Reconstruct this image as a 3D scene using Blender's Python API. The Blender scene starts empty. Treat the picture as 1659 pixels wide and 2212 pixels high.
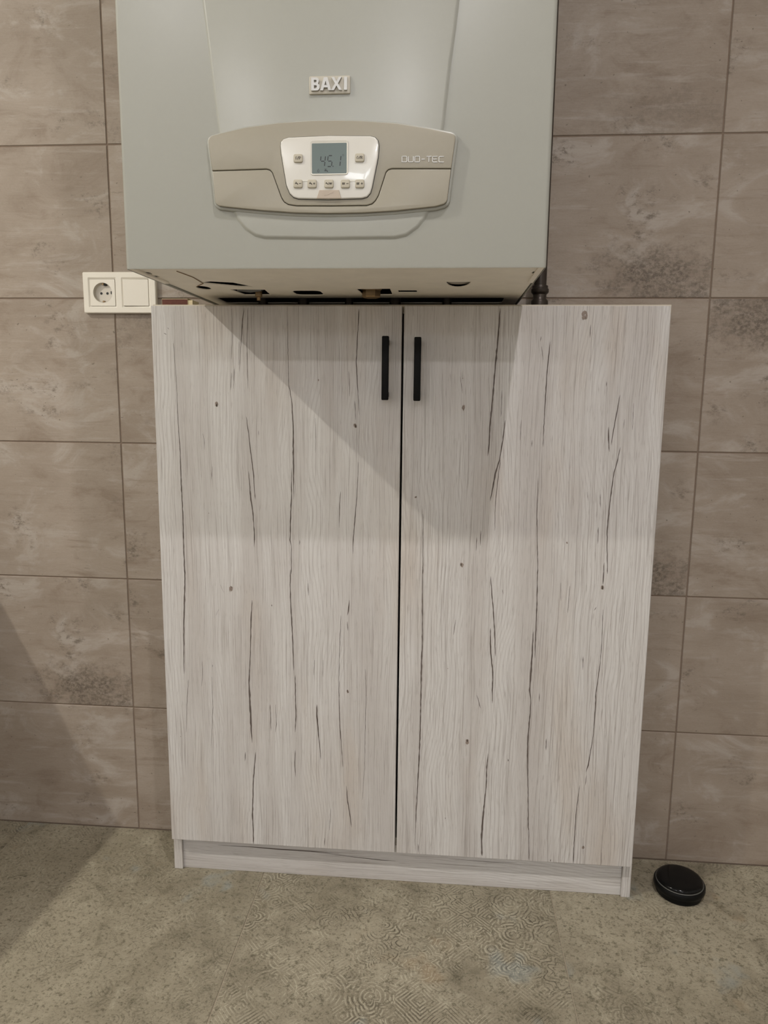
import bpy, bmesh, math, random
from mathutils import Vector, Matrix

random.seed(7)
scene = bpy.context.scene
COL = scene.collection

# ------------------------------------------------------------------ camera
# world: tiled wall is the plane y = 0, x to the right, z up, metres
CAM = Vector((0.0898, -1.5012, 1.0038))
F_PX = 1559.9
YAW, PITCH, ROLL = -0.08128, -0.15814, 0.01039
cam_data = bpy.data.cameras.new('camera')
cam = bpy.data.objects.new('camera', cam_data)
COL.objects.link(cam)
scene.camera = cam
cam_data.sensor_fit = 'VERTICAL'
cam_data.sensor_height = 24.0
cam_data.sensor_width = 18.0
cam_data.lens = F_PX * 24.0 / 2212.0
cam_data.clip_start = 0.02
fw = Vector((math.sin(YAW) * math.cos(PITCH), math.cos(YAW) * math.cos(PITCH), math.sin(PITCH)))
rt = Vector((math.cos(YAW), -math.sin(YAW), 0.0))
up = rt.cross(fw)
r2 = rt * math.cos(ROLL) + up * math.sin(ROLL)
u2 = up * math.cos(ROLL) - rt * math.sin(ROLL)
cam.matrix_world = Matrix(((r2.x, u2.x, -fw.x, CAM.x), (r2.y, u2.y, -fw.y, CAM.y),
                           (r2.z, u2.z, -fw.z, CAM.z), (0, 0, 0, 1)))

# ------------------------------------------------------------------ world, lamps, exposure
world = bpy.data.worlds.new('world')
scene.world = world
world.use_nodes = True
world.node_tree.nodes['Background'].inputs[0].default_value = (1, 1, 1, 1)
world.node_tree.nodes['Background'].inputs[1].default_value = 0.0
scene.view_settings.view_transform = 'Standard'
scene.view_settings.look = 'None'
scene.view_settings.gamma = 1.0
scene.view_settings.use_curve_mapping = False
scene.view_settings.exposure = -0.85
CEIL = 2.80
# four recessed downlights: x, y, watts, colour
LAMPS = [(-2.08, -1.512, 92.0, (1.0, 0.965, 0.865)), (0.402, -1.478, 27.0, (1.0, 0.955, 0.96)),
         (0.402, -4.50, 60.0, (1.0, 0.98, 1.0)), (-2.08, -4.50, 60.0, (1.0, 0.98, 1.0))]

# ------------------------------------------------------------------ measured outlines (metres, x and z)
PANEL = [(-0.2466, 1.3528), (-0.2451, 1.3566), (-0.2417, 1.359), (-0.2297, 1.362), (-0.1941, 1.369), (-0.1471, 1.3741), (-0.1005, 1.376), (-0.0658, 1.3758), (-0.0313, 1.3745), (0.0144, 1.3707), (0.0599, 1.3635), (0.0894, 1.3574), (0.0935, 1.3559), (0.0958, 1.3531), (0.0964, 1.3491), (0.0917, 1.3114), (0.0874, 1.2719), (0.0857, 1.2683), (0.0825, 1.2657), (0.0711, 1.2627), (0.0158, 1.2576), (-0.0307, 1.2554), (-0.0776, 1.255), (-0.1248, 1.2563), (-0.1724, 1.2599), (-0.2202, 1.2648), (-0.2332, 1.2665), (-0.2367, 1.2686), (-0.2388, 1.2722), (-0.2422, 1.3132)]
SPLIT = [(-0.2422, 1.3132), (-0.1644, 1.3144), (-0.1597, 1.3132), (-0.1562, 1.3099), (-0.1436, 1.2767), (-0.1401, 1.2711), (-0.1342, 1.2675), (-0.1224, 1.2656), (-0.0729, 1.2649), (-0.0238, 1.265), (-0.0163, 1.2672), (-0.0117, 1.2715), (-0.0076, 1.2784), (0.0025, 1.3083), (0.0055, 1.3113), (0.0105, 1.3125), (0.0917, 1.3114)]
INSERT = [(-0.1437, 1.3432), (-0.143, 1.3486), (-0.1394, 1.3524), (-0.1324, 1.3542), (-0.0768, 1.3556), (-0.0193, 1.3542), (-0.0129, 1.3524), (-0.009, 1.3485), (-0.0076, 1.3421), (-0.0086, 1.3271), (-0.0165, 1.2884), (-0.0188, 1.2808), (-0.0234, 1.2758), (-0.0303, 1.274), (-0.0769, 1.2732), (-0.1191, 1.2745), (-0.1262, 1.2766), (-0.1313, 1.2815), (-0.1359, 1.292), (-0.1429, 1.3335)]
RELIEF_L = [(-0.2538, 1.536), (-0.2475, 1.4807), (-0.2426, 1.4341), (-0.2355, 1.3693)]
RELIEF_R = [(0.0984, 1.5252), (0.0944, 1.487), (0.0895, 1.4484), (0.082, 1.37)]
SMILE = [(-0.2172, 1.2632), (-0.2115, 1.2496), (-0.1996, 1.2359), (-0.1852, 1.2262), (-0.1707, 1.2225), (-0.0793, 1.2209), (0.0156, 1.2214), (0.032, 1.2247), (0.0482, 1.2357), (0.0596, 1.2494), (0.0641, 1.2604)]
LCD = [(-0.0995, 1.3453), (-0.0518, 1.3066)]
LCDREC = [(-0.1022, 1.3494), (-0.0495, 1.3044)]
BUTTONS = [(-0.1188, 1.3265), (-0.0336, 1.326), (-0.1193, 1.2935), (-0.0996, 1.2932), (-0.0761, 1.2929), (-0.0533, 1.2926), (-0.0334, 1.2924)]
TAB = [(-0.0896, 1.2851), (-0.0623, 1.2848), (-0.059, 1.2736), (-0.0936, 1.274)]
LOGO = [(0.0242, 1.3287), (0.079, 1.3204)]
DIG = [(-0.0884, 1.3294), (-0.0594, 1.3154), (-0.0565, 1.3279), (-0.0908, 1.31), (-0.0803, 1.3103)]
WRENCH = [(-0.0831, 1.2777), (-0.0701, 1.2815)]
BADGE = [(-0.1046, 1.434), (-0.0481, 1.4111)]
BAXI = [(-0.1013, 1.4311), (-0.0899, 1.415), (-0.0887, 1.4147), (-0.0852, 1.4305), (-0.076, 1.415), (-0.0737, 1.4307), (-0.0593, 1.4151), (-0.0562, 1.4309), (-0.0522, 1.4152)]
CRACKS_LEFT = [
    [(-0.4207,1.0993,0.29),(-0.417,1.0359,0.44),(-0.4167,0.9596,0.87),(-0.4144,0.8941,1.45),(-0.4143,0.8337,2.03),(-0.4133,0.7724,2.03),(-0.4136,0.7103,2.03),(-0.4136,0.6543,1.74)],
    [(-0.2833,1.1647,1.16),(-0.2867,1.1423,2.03),(-0.2897,1.1112,1.45),(-0.2924,1.0828,0.58),(-0.2947,1.0484,0.29)],
    [(-0.2759,1.1647,0.87),(-0.2796,1.0999,0.87),(-0.2801,1.0427,0.58),(-0.2789,1.0167,0.29)],
    [(-0.305,1.0526,0.87),(-0.3068,1.0165,0.29)],
    [(-0.3097,1.0454,0.58),(-0.3128,1.0135,0.58)],
    [(-0.2835,0.9642,0.58),(-0.2791,0.926,1.74),(-0.2748,0.8845,1.45),(-0.2715,0.8516,1.74),(-0.2692,0.8063,1.16)],
    [(-0.2813,0.8604,0.87),(-0.2794,0.8364,2.03),(-0.2783,0.8122,2.32),(-0.2748,0.7849,2.32),(-0.2731,0.7604,1.16),(-0.2721,0.7358,2.32),(-0.2731,0.7126,0.87)],
    [(-0.2027,1.1676,0.29),(-0.2026,1.1002,0.58),(-0.2013,1.0261,0.87),(-0.1957,0.9915,1.45),(-0.1938,0.942,2.32),(-0.194,0.8978,2.61),(-0.1941,0.8531,2.03),(-0.1939,0.808,0.58)],
    [(-0.1979,0.868,0.58),(-0.1984,0.8139,1.74),(-0.2003,0.7775,2.32),(-0.202,0.7284,1.74),(-0.1994,0.7162,0.87),(-0.2003,0.6608,1.45)],
    [(-0.0697,1.1621,1.74),(-0.0723,1.112,1.45),(-0.0745,1.067,1.74),(-0.0719,1.0215,1.16),(-0.0682,0.9698,0.58)],
    [(-0.0771,0.9957,1.16),(-0.0752,0.961,0.58)],
    [(-0.0698,0.8821,0.29),(-0.0717,0.8286,0.87),(-0.0753,0.7805,1.45),(-0.0791,0.7317,1.45),(-0.0796,0.7041,0.29)],
    [(-0.1034,0.825,0.58),(-0.1054,0.8009,1.45),(-0.1063,0.7554,0.29)],
    [(-0.183,0.729,1.16),(-0.1837,0.7197,0.58)],
    [(-0.152,0.963,0.29),(-0.151,0.9279,0.58),(-0.1517,0.8985,0.29)],
    [(-0.307,1.1619,0.29),(-0.3067,1.1112,0.58),(-0.31,1.0712,0.29)],
    [(-0.4302,1.1278,1.16),(-0.4282,1.1244,0.58)],
    [(-0.4381,1.1175,1.16),(-0.4328,1.115,1.16)],
    [(-0.089,1.0499,0.58),(-0.0871,1.0271,0.87),(-0.0865,1.0042,0.29)],
    [(-0.2608,0.9381,1.45),(-0.2601,0.9293,0.58)],
    [(-0.3687,0.9306,0.29),(-0.3656,0.9128,0.87),(-0.3665,0.9009,0.29)],
    [(-0.3521,0.8682,0.58),(-0.3543,0.844,0.58)],
    [(-0.2944,1.1027,0.58),(-0.2959,1.0598,0.29)],
    [(-0.4127,0.6638,2.28),(-0.4158,0.6012,2.85),(-0.4187,0.5537,2.28),(-0.4212,0.4798,1.71),(-0.4217,0.4473,0.57)],
    [(-0.4135,0.4347,0.57),(-0.4187,0.3753,0.86),(-0.4218,0.322,0.29)],
    [(-0.2018,0.6702,1.71),(-0.2028,0.6332,1.71),(-0.2012,0.5836,2.28),(-0.1992,0.5397,1.71),(-0.1981,0.4954,1.71),(-0.1974,0.4634,1.14)],
    [(-0.1944,0.4539,1.14),(-0.1943,0.4022,1.71),(-0.1934,0.3664,2.0),(-0.1956,0.3334,0.86)],
    [(-0.1959,0.2936,0.86),(-0.1971,0.2669,1.71),(-0.1958,0.2367,0.57)],
    [(-0.2788,0.6059,1.14),(-0.2821,0.565,2.28),(-0.2836,0.5174,1.71),(-0.2864,0.4661,1.71),(-0.2886,0.4337,2.85),(-0.2877,0.4012,3.42),(-0.2866,0.3619,3.99),(-0.2859,0.3288,2.28),(-0.2845,0.3056,0.86)],
    [(-0.2778,0.2859,1.14),(-0.281,0.2522,2.0),(-0.2839,0.2148,2.0),(-0.2855,0.1806,2.28),(-0.2868,0.1461,2.57),(-0.2858,0.1116,2.28),(-0.2864,0.0816,1.71)],
    [(-0.2992,0.2848,1.43),(-0.3006,0.2646,1.14)],
    [(-0.1514,0.3945,1.71),(-0.1509,0.3685,2.85),(-0.1479,0.3292,2.0),(-0.1449,0.2963,1.14),(-0.1434,0.2765,0.86)],
    [(-0.1029,0.5809,0.57),(-0.1044,0.5308,0.86),(-0.1068,0.4545,0.86),(-0.1062,0.3966,1.43),(-0.1037,0.3381,1.71),(-0.1005,0.2987,1.14),(-0.098,0.2623,0.57)],
    [(-0.0864,0.6124,0.86),(-0.0878,0.5907,2.28),(-0.0899,0.5813,0.86)],
    [(-0.0899,0.5689,1.14),(-0.0886,0.5502,0.86)],
    [(-0.1678,0.6436,1.14),(-0.1668,0.619,0.86)],
    [(-0.2396,0.5985,1.71),(-0.2397,0.5941,1.14)],
    [(-0.091,0.2225,0.57),(-0.089,0.1923,2.28),(-0.0836,0.1587,1.71),(-0.0803,0.1315,0.86)],
    [(-0.2461,0.39,1.14),(-0.2453,0.3342,0.86)],
    [(-0.1232,0.1699,0.57),(-0.1248,0.1424,0.86),(-0.1264,0.1217,0.29)],
    [(-0.1361,0.1039,1.14),(-0.1367,0.0865,0.86)],
    [(-0.3624,0.4693,1.14),(-0.3628,0.4641,0.86)],
    [(-0.054,0.4728,0.29),(-0.0521,0.4121,0.57),(-0.0533,0.3602,0.57),(-0.0542,0.2614,0.57),(-0.0585,0.1941,0.29)],
    [(-0.3647,0.4433,0.29),(-0.3643,0.3779,0.57),(-0.3704,0.2944,0.29)],
    [(-0.3843,0.4749,0.29),(-0.3833,0.4555,0.57),(-0.3865,0.4228,0.29)],
    [(-0.155,0.4876,0.57),(-0.1573,0.4555,0.57)],
    [(-0.1381,0.4883,0.29),(-0.1388,0.4531,0.57)],
    [(-0.2351,0.3906,0.57),(-0.2338,0.348,0.86),(-0.2365,0.3313,0.29)],
    [(-0.3467,0.5847,0.29),(-0.3527,0.5719,0.29)],
    [(-0.3423,0.6349,0.57),(-0.3359,0.6196,0.57)],
]
CRACKS_RIGHT = [
    [(0.1854,1.1636,1.87),(0.1836,1.1137,2.49),(0.181,1.0752,3.11),(0.1786,1.0302,2.49),(0.1764,0.9878,2.49),(0.174,0.9512,2.49),(0.1738,0.9204,2.49),(0.1718,0.8971,0.93)],
    [(0.1936,1.0183,0.93),(0.1932,0.9698,0.62)],
    [(0.2016,0.9638,1.24),(0.1984,0.9269,1.87),(0.1936,0.8897,1.87),(0.1867,0.8646,2.49),(0.1822,0.8331,2.18),(0.1792,0.8125,0.93)],
    [(0.1951,0.8897,0.93),(0.1918,0.8522,1.24),(0.1888,0.8048,0.93),(0.1895,0.7569,0.62)],
    [(0.1635,0.7563,1.56),(0.1631,0.7272,0.62)],
    [(0.1564,0.7432,1.24),(0.1556,0.7173,0.62)],
    [(0.2764,1.1052,0.93),(0.2747,1.0787,2.18),(0.273,1.037,1.87),(0.2724,0.995,1.87),(0.2719,0.9525,1.24),(0.2723,0.9157,0.62)],
    [(0.2603,1.114,1.87),(0.2592,1.1052,0.93)],
    [(0.262,1.0963,1.24),(0.2651,1.0727,0.62)],
    [(0.4049,1.0114,0.93),(0.4009,0.9784,1.87),(0.3968,0.9481,1.56),(0.3945,0.9207,0.93)],
    [(0.4155,0.968,1.24),(0.4145,0.9514,0.62)],
    [(0.3884,0.9541,1.56),(0.3892,0.9298,2.18),(0.3922,0.9085,0.62)],
    [(0.4111,0.9179,1.24),(0.4075,0.8934,1.56),(0.4028,0.8718,1.56),(0.4006,0.847,1.87),(0.3989,0.8252,1.87),(0.3977,0.7938,1.87),(0.3965,0.7622,2.18),(0.3987,0.7241,1.56),(0.4019,0.6796,1.24)],
    [(0.3944,0.7016,1.87),(0.3951,0.6794,0.62)],
    [(0.2656,0.8536,0.62),(0.2662,0.7907,1.24),(0.2701,0.7269,1.24),(0.273,0.6756,0.93)],
    [(0.38,0.7681,1.56),(0.3808,0.7364,0.62)],
    [(0.3804,0.831,1.24),(0.3818,0.806,0.62)],
    [(0.0537,0.7857,0.62),(0.0559,0.6689,1.24)],
    [(0.1169,1.0418,0.62),(0.1223,1.0116,0.62)],
    [(0.3463,1.1347,1.56),(0.3461,1.1114,1.24)],
    [(0.3799,1.035,1.87),(0.3798,1.026,0.93)],
    [(0.2518,0.9277,1.24),(0.2514,0.9154,0.62)],
    [(0.4294,0.9967,0.62),(0.431,0.9486,0.62)],
    [(0.2305,0.9641,0.62),(0.2298,0.9274,0.62)],
    [(0.3566,0.8336,0.93),(0.3589,0.818,0.93)],
    [(0.0547,0.678,0.93),(0.0561,0.6017,1.87),(0.0573,0.5376,1.87),(0.0565,0.4898,2.8),(0.0567,0.4241,2.18),(0.0565,0.3644,1.87),(0.0557,0.3004,2.49),(0.0539,0.2499,2.18),(0.0522,0.1915,1.87),(0.0509,0.1472,0.93),(0.05,0.0988,0.31)],
    [(0.2722,0.6846,1.56),(0.2734,0.6356,1.87),(0.2739,0.5861,1.87),(0.2743,0.5394,1.87),(0.2747,0.5091,0.62)],
    [(0.3951,0.6883,1.24),(0.3946,0.6592,1.56)],
    [(0.1848,0.6688,0.93),(0.1882,0.6328,1.87),(0.1926,0.5965,1.87),(0.1962,0.5565,1.87),(0.1991,0.5093,1.24)],
    [(0.1873,0.5662,1.24),(0.1893,0.5225,3.11),(0.1928,0.4955,2.49),(0.1941,0.4853,2.49),(0.1962,0.4614,1.87),(0.1953,0.4408,2.49),(0.1965,0.4132,0.93)],
    [(0.2692,0.5626,0.93),(0.2692,0.519,2.49),(0.2683,0.4783,3.11),(0.2672,0.444,2.49),(0.2706,0.4236,1.24),(0.2701,0.3889,2.18),(0.2683,0.354,2.49),(0.2684,0.3188,2.49),(0.2702,0.2764,1.87),(0.2737,0.2229,1.24),(0.2765,0.1541,2.18),(0.2782,0.1469,0.93),(0.2809,0.0814,1.24)],
    [(0.1915,0.3077,0.93),(0.1902,0.2791,2.18),(0.1899,0.236,1.87),(0.1877,0.1997,2.8),(0.1856,0.163,2.8),(0.1844,0.1262,3.42),(0.1867,0.0847,2.8)],
    [(0.3974,0.6103,0.62),(0.3989,0.5509,0.93),(0.3984,0.5041,0.93),(0.3959,0.4702,1.56),(0.3936,0.4429,1.87),(0.3943,0.395,1.24),(0.3934,0.3534,0.93),(0.3901,0.3253,1.56),(0.387,0.2935,2.18),(0.3839,0.2792,1.56)],
    [(0.3849,0.2722,1.56),(0.3835,0.2508,0.62)],
    [(0.2867,0.4381,1.56),(0.2868,0.4209,1.24)],
    [(0.3037,0.3453,1.87),(0.3041,0.3207,0.93)],
    [(0.2313,0.2984,1.87),(0.2315,0.2931,1.24)],
    [(0.1658,0.4291,0.93),(0.1741,0.4017,1.24)],
    [(0.3731,0.2502,0.93),(0.3689,0.1925,1.24),(0.3684,0.1197,1.24),(0.3693,0.0823,1.56)],
    [(0.3239,0.0873,1.87),(0.3235,0.0817,1.87)],
    [(0.1105,0.1657,1.24),(0.1106,0.1613,0.93)],
    [(0.0568,0.103,1.24),(0.0572,0.0835,1.24)],
    [(0.4232,0.1087,0.62),(0.4247,0.0823,0.62)],
    [(0.3335,0.6539,0.62),(0.3324,0.6014,0.62)],
    [(0.3656,0.5162,1.56),(0.3664,0.4892,0.93)],
    [(0.1211,0.5805,0.62),(0.117,0.5501,0.93)],
    [(0.2078,0.6433,1.24),(0.2094,0.6335,0.62)],
    [(0.3161,0.6599,0.62),(0.3187,0.624,0.62)],
    [(0.2366,0.0926,0.62),(0.2365,0.0844,0.62)],
    [(0.3853,0.6148,1.56),(0.381,0.6081,0.93)],
    [(0.3855,0.1392,0.31),(0.3874,0.1026,0.62)],
]
KNOTS_LEFT = [(-0.3406, 0.987, 4.2, 6.5), (-0.076, 0.95, 3.6, 5.9), (-0.1452, 1.0332, 1.5, 2.4), (-0.3615, 0.7773, 0.9, 1.2), (-0.3209, 0.6279, 4.1, 8.2), (-0.089, 0.4249, 2.6, 4.7), (-0.4337, 0.312, 0.9, 0.9)]
KNOTS_RIGHT = [(0.3352, 1.1515, 6.4, 11.5), (0.1245, 0.9857, 2.9, 7.6), (0.3242, 0.7374, 1.9, 2.5), (0.1295, 0.6889, 3.8, 6.4), (0.0395, 0.8174, 2.5, 1.9), (0.1218, 1.0388, 1.0, 1.0), (0.394, 0.6533, 3.8, 5.7), (0.15, 0.3303, 4.5, 7.6), (0.3866, 0.1173, 2.9, 4.5), (0.108, 0.481, 1.0, 1.0)]

# ------------------------------------------------------------------ helpers
def link(o, parent=None):
    COL.objects.link(o)
    if parent is not None:
        o.parent = parent
    return o

def mesh_obj(name, bm, mat, parent=None, smooth=False, angle=40):
    me = bpy.data.meshes.new(name)
    bmesh.ops.recalc_face_normals(bm, faces=bm.faces[:])
    bm.to_mesh(me)
    bm.free()
    if mat is not None:
        me.materials.append(mat)
    o = bpy.data.objects.new(name, me)
    link(o, parent)
    if smooth:
        for p in me.polygons:
            p.use_smooth = True
        me.set_sharp_from_angle(angle=math.radians(angle))
    return o

def tag(o, label, cat, group=None):
    o['label'] = label
    o['category'] = cat
    if group:
        o['group'] = group
    return o

def empty(name, loc, label=None, cat=None, group=None):
    o = bpy.data.objects.new(name, None)
    o.location = loc
    o.empty_display_size = 0.05
    link(o)
    if label:
        tag(o, label, cat, group)
    return o

def at_base(o, base):
    """Parts are modelled in world metres; shift their mesh to the thing's base."""
    return Matrix.Translation(-Vector(base))

class B:
    """a bmesh collecting shapes; world coordinates, rebased to `base`"""
    def __init__(self, base=(0, 0, 0)):
        self.bm = bmesh.new()
        self.base = Vector(base)

    def box(self, x0, x1, y0, y1, z0, z1, bevel=0.0, seg=2):
        t = bmesh.new()
        bmesh.ops.create_cube(t, size=1.0)
        for v in t.verts:
            v.co = Vector(((x0 + x1) / 2 + v.co.x * (x1 - x0), (y0 + y1) / 2 + v.co.y * (y1 - y0),
                           (z0 + z1) / 2 + v.co.z * (z1 - z0)))
        if bevel > 0:
            bmesh.ops.bevel(t, geom=t.edges[:], offset=bevel, segments=seg, profile=0.5, affect='EDGES')
        self.merge(t)
        return self

    def merge(self, t, m=None):
        me = bpy.data.meshes.new('tmp')
        t.to_mesh(me)
        t.free()
        if m is not None:
            me.transform(m)
        me.transform(Matrix.Translation(-self.base))
        self.bm.from_mesh(me)
        bpy.data.meshes.remove(me)

    def loops_fill(self, t, loops, z=0.0):
        edges = []
        for lp in loops:
            vs = [t.verts.new((p[0], p[1], z)) for p in lp]
            for i in range(len(vs)):
                edges.append(t.edges.new((vs[i], vs[(i + 1) % len(vs)])))
        bmesh.ops.triangle_fill(t, edges=edges, use_beauty=True, use_dissolve=False)

    def plate(self, loops, d0, d1, plane='xz', bevel=0.0):
        """flat plate with holes. loops: outline then holes, in (x,z) or (x,y). Thickness from d0 to d1 on the third axis."""
        t = bmesh.new()
        self.loops_fill(t, loops, 0.0)
        ret = bmesh.ops.extrude_face_region(t, geom=t.faces[:])
        nv = [v for v in ret['geom'] if isinstance(v, bmesh.types.BMVert)]
        top = set(nv)
        for v in t.verts:
            a, b = v.co.x, v.co.y
            d = d1 if v in top else d0
            v.co = Vector((a, d, b)) if plane == 'xz' else Vector((a, b, d))
        bmesh.ops.recalc_face_normals(t, faces=t.faces[:])
        self.merge(t)
        return self

    def rounded_plate(self, outline, y0, y1, r=0.002, seg=3):
        """solid plate of an outline (x,z) from back y0 to front y1 (y1<y0) with a rounded front edge of radius r"""
        t = bmesh.new()
        rings = [(0.0, y0)]
        sgn = 1 if y1 > y0 else -1
        for k in range(seg + 1):
            a = math.pi / 2 * k / seg
            rings.append((r * (1 - math.cos(a)), y1 - sgn * r + sgn * r * math.sin(a)))
        vr = []
        for ins, y in rings:
            vr.append([t.verts.new((p[0], y, p[1])) for p in inset(outline, ins)])
        n = len(outline)
        for a, b in zip(vr, vr[1:]):
            for i in range(n):
                t.faces.new((a[i], a[(i + 1) % n], b[(i + 1) % n], b[i]))
        t.faces.new(vr[-1])
        t.faces.new(list(reversed(vr[0])))
        self.merge(t)
        return self

    def lathe(self, prof, c, n=48, axis='z'):
        t = bmesh.new()
        rings = []
        for r, h in prof:
            if r < 1e-6:
                rings.append([t.verts.new((0, 0, h))])
            else:
                rings.append([t.verts.new((r * math.cos(2 * math.pi * i / n), r * math.sin(2 * math.pi * i / n), h)) for i in range(n)])
        for a, b in zip(rings, rings[1:]):
            for i in range(n):
                j = (i + 1) % n
                if len(a) == 1 and len(b) == 1:
                    continue
                if len(a) == 1:
                    t.faces.new((a[0], b[j], b[i]))
                elif len(b) == 1:
                    t.faces.new((a[i], a[j], b[0]))
                else:
                    t.faces.new((a[i], a[j], b[j], b[i]))
        m = Matrix.Translation(Vector(c))
        if axis == 'y':     # profile height runs towards the viewer (-y)
            m = m @ Matrix.Rotation(math.pi / 2, 4, 'X')
        self.merge(t, m)
        return self

    def tube(self, pts, r, n=12):
        t = bmesh.new()
        pts = [Vector(p) for p in pts]
        rings = []
        prev = None
        for i, p in enumerate(pts):
            d = (pts[min(i + 1, len(pts) - 1)] - pts[max(i - 1, 0)]).normalized()
            a = d.orthogonal().normalized() if prev is None else (prev - d * prev.dot(d)).normalized()
            prev = a
            b = d.cross(a)
            rr = r[i] if isinstance(r, (list, tuple)) else r
            rings.append([t.verts.new(p + a * rr * math.cos(2 * math.pi * k / n) + b * rr * math.sin(2 * math.pi * k / n)) for k in range(n)])
        for a, b in zip(rings, rings[1:]):
            for k in range(n):
                t.faces.new((a[k], a[(k + 1) % n], b[(k + 1) % n], b[k]))
        t.faces.new(rings[0])
        t.faces.new(list(reversed(rings[-1])))
        self.merge(t)
        return self

    def stroke(self, pts, w, y0, y1, closed=False):
        """bar-like letter stroke in the xz plane, widths w (m), from y0 (back) to y1 (front)"""
        n = len(pts)
        Lp, Rp = [], []
        for i in range(n):
            if closed:
                a, b = pts[(i - 1) % n], pts[(i + 1) % n]
            else:
                a, b = pts[max(i - 1, 0)], pts[min(i + 1, n - 1)]
            dx, dz = b[0] - a[0], b[1] - a[1]
            l = math.hypot(dx, dz) or 1
            ww = (w[i] if isinstance(w, (list, tuple)) else w) / 2
            nx, nz = -dz / l * ww, dx / l * ww
            Lp.append((pts[i][0] + nx, pts[i][1] + nz))
            Rp.append((pts[i][0] - nx, pts[i][1] - nz))
        t = bmesh.new()
        def ring(y):
            return [t.verts.new((p[0], y, p[1])) for p in Lp], [t.verts.new((p[0], y, p[1])) for p in Rp]
        l1, rr1 = ring(y1)
        rng = range(n if closed else n - 1)
        if abs(y0 - y1) < 1e-6:
            for i in rng:
                j = (i + 1) % n
                t.faces.new((l1[i], l1[j], rr1[j], rr1[i]))
        else:
            l0, rr0 = ring(y0)
            for i in rng:
                j = (i + 1) % n
                t.faces.new((l1[i], l1[j], rr1[j], rr1[i]))
                t.faces.new((l0[i], rr0[i], rr0[j], l0[j]))
                t.faces.new((l1[i], l0[i], l0[j], l1[j]))
                t.faces.new((rr1[i], rr1[j], rr0[j], rr0[i]))
            if not closed:
                t.faces.new((l1[0], rr1[0], rr0[0], l0[0]))
                t.faces.new((l1[-1], l0[-1], rr0[-1], rr1[-1]))
        self.merge(t)
        return self

    def obj(self, name, mat, parent=None, smooth=False, angle=40):
        o = mesh_obj(name, self.bm, mat, parent, smooth, angle)
        if parent is None:
            o.location = self.base
        return o

def inset(poly, d):
    if abs(d) < 1e-9:
        return list(poly)
    n = len(poly)
    area = sum(poly[i][0] * poly[(i + 1) % n][1] - poly[(i + 1) % n][0] * poly[i][1] for i in range(n))
    s = 1 if area > 0 else -1
    out = []
    for i in range(n):
        p0, p, p1 = poly[i - 1], poly[i], poly[(i + 1) % n]
        d0 = Vector((p[0] - p0[0], p[1] - p0[1])).normalized()
        d1 = Vector((p1[0] - p[0], p1[1] - p[1])).normalized()
        n0 = Vector((-d0.y, d0.x)) * s
        n1 = Vector((-d1.y, d1.x)) * s
        m = (n0 + n1)
        m = m.normalized() if m.length > 1e-6 else n0
        k = d / max(0.45, m.dot(n0))
        out.append((p[0] + m.x * k, p[1] + m.y * k))
    return out

def rrect(x0, x1, z0, z1, r, seg=4):
    out = []
    for cx, cz, a0 in ((x1 - r, z1 - r, 0), (x0 + r, z1 - r, 90), (x0 + r, z0 + r, 180), (x1 - r, z0 + r, 270)):
        for k in range(seg + 1):
            a = math.radians(a0 + 90 * k / seg)
            out.append((cx + r * math.cos(a), cz + r * math.sin(a)))
    return out

def ellipse(cx, cz, a, b, n=24):
    return [(cx + a * math.cos(2 * math.pi * i / n), cz + b * math.sin(2 * math.pi * i / n)) for i in range(n)]

def refine(poly, it=1):
    for _ in range(it):
        out = []
        n = len(poly)
        for i in range(n):
            p, q = poly[i], poly[(i + 1) % n]
            out.append((p[0] * .75 + q[0] * .25, p[1] * .75 + q[1] * .25))
            out.append((p[0] * .25 + q[0] * .75, p[1] * .25 + q[1] * .75))
        poly = out
    return poly

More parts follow.
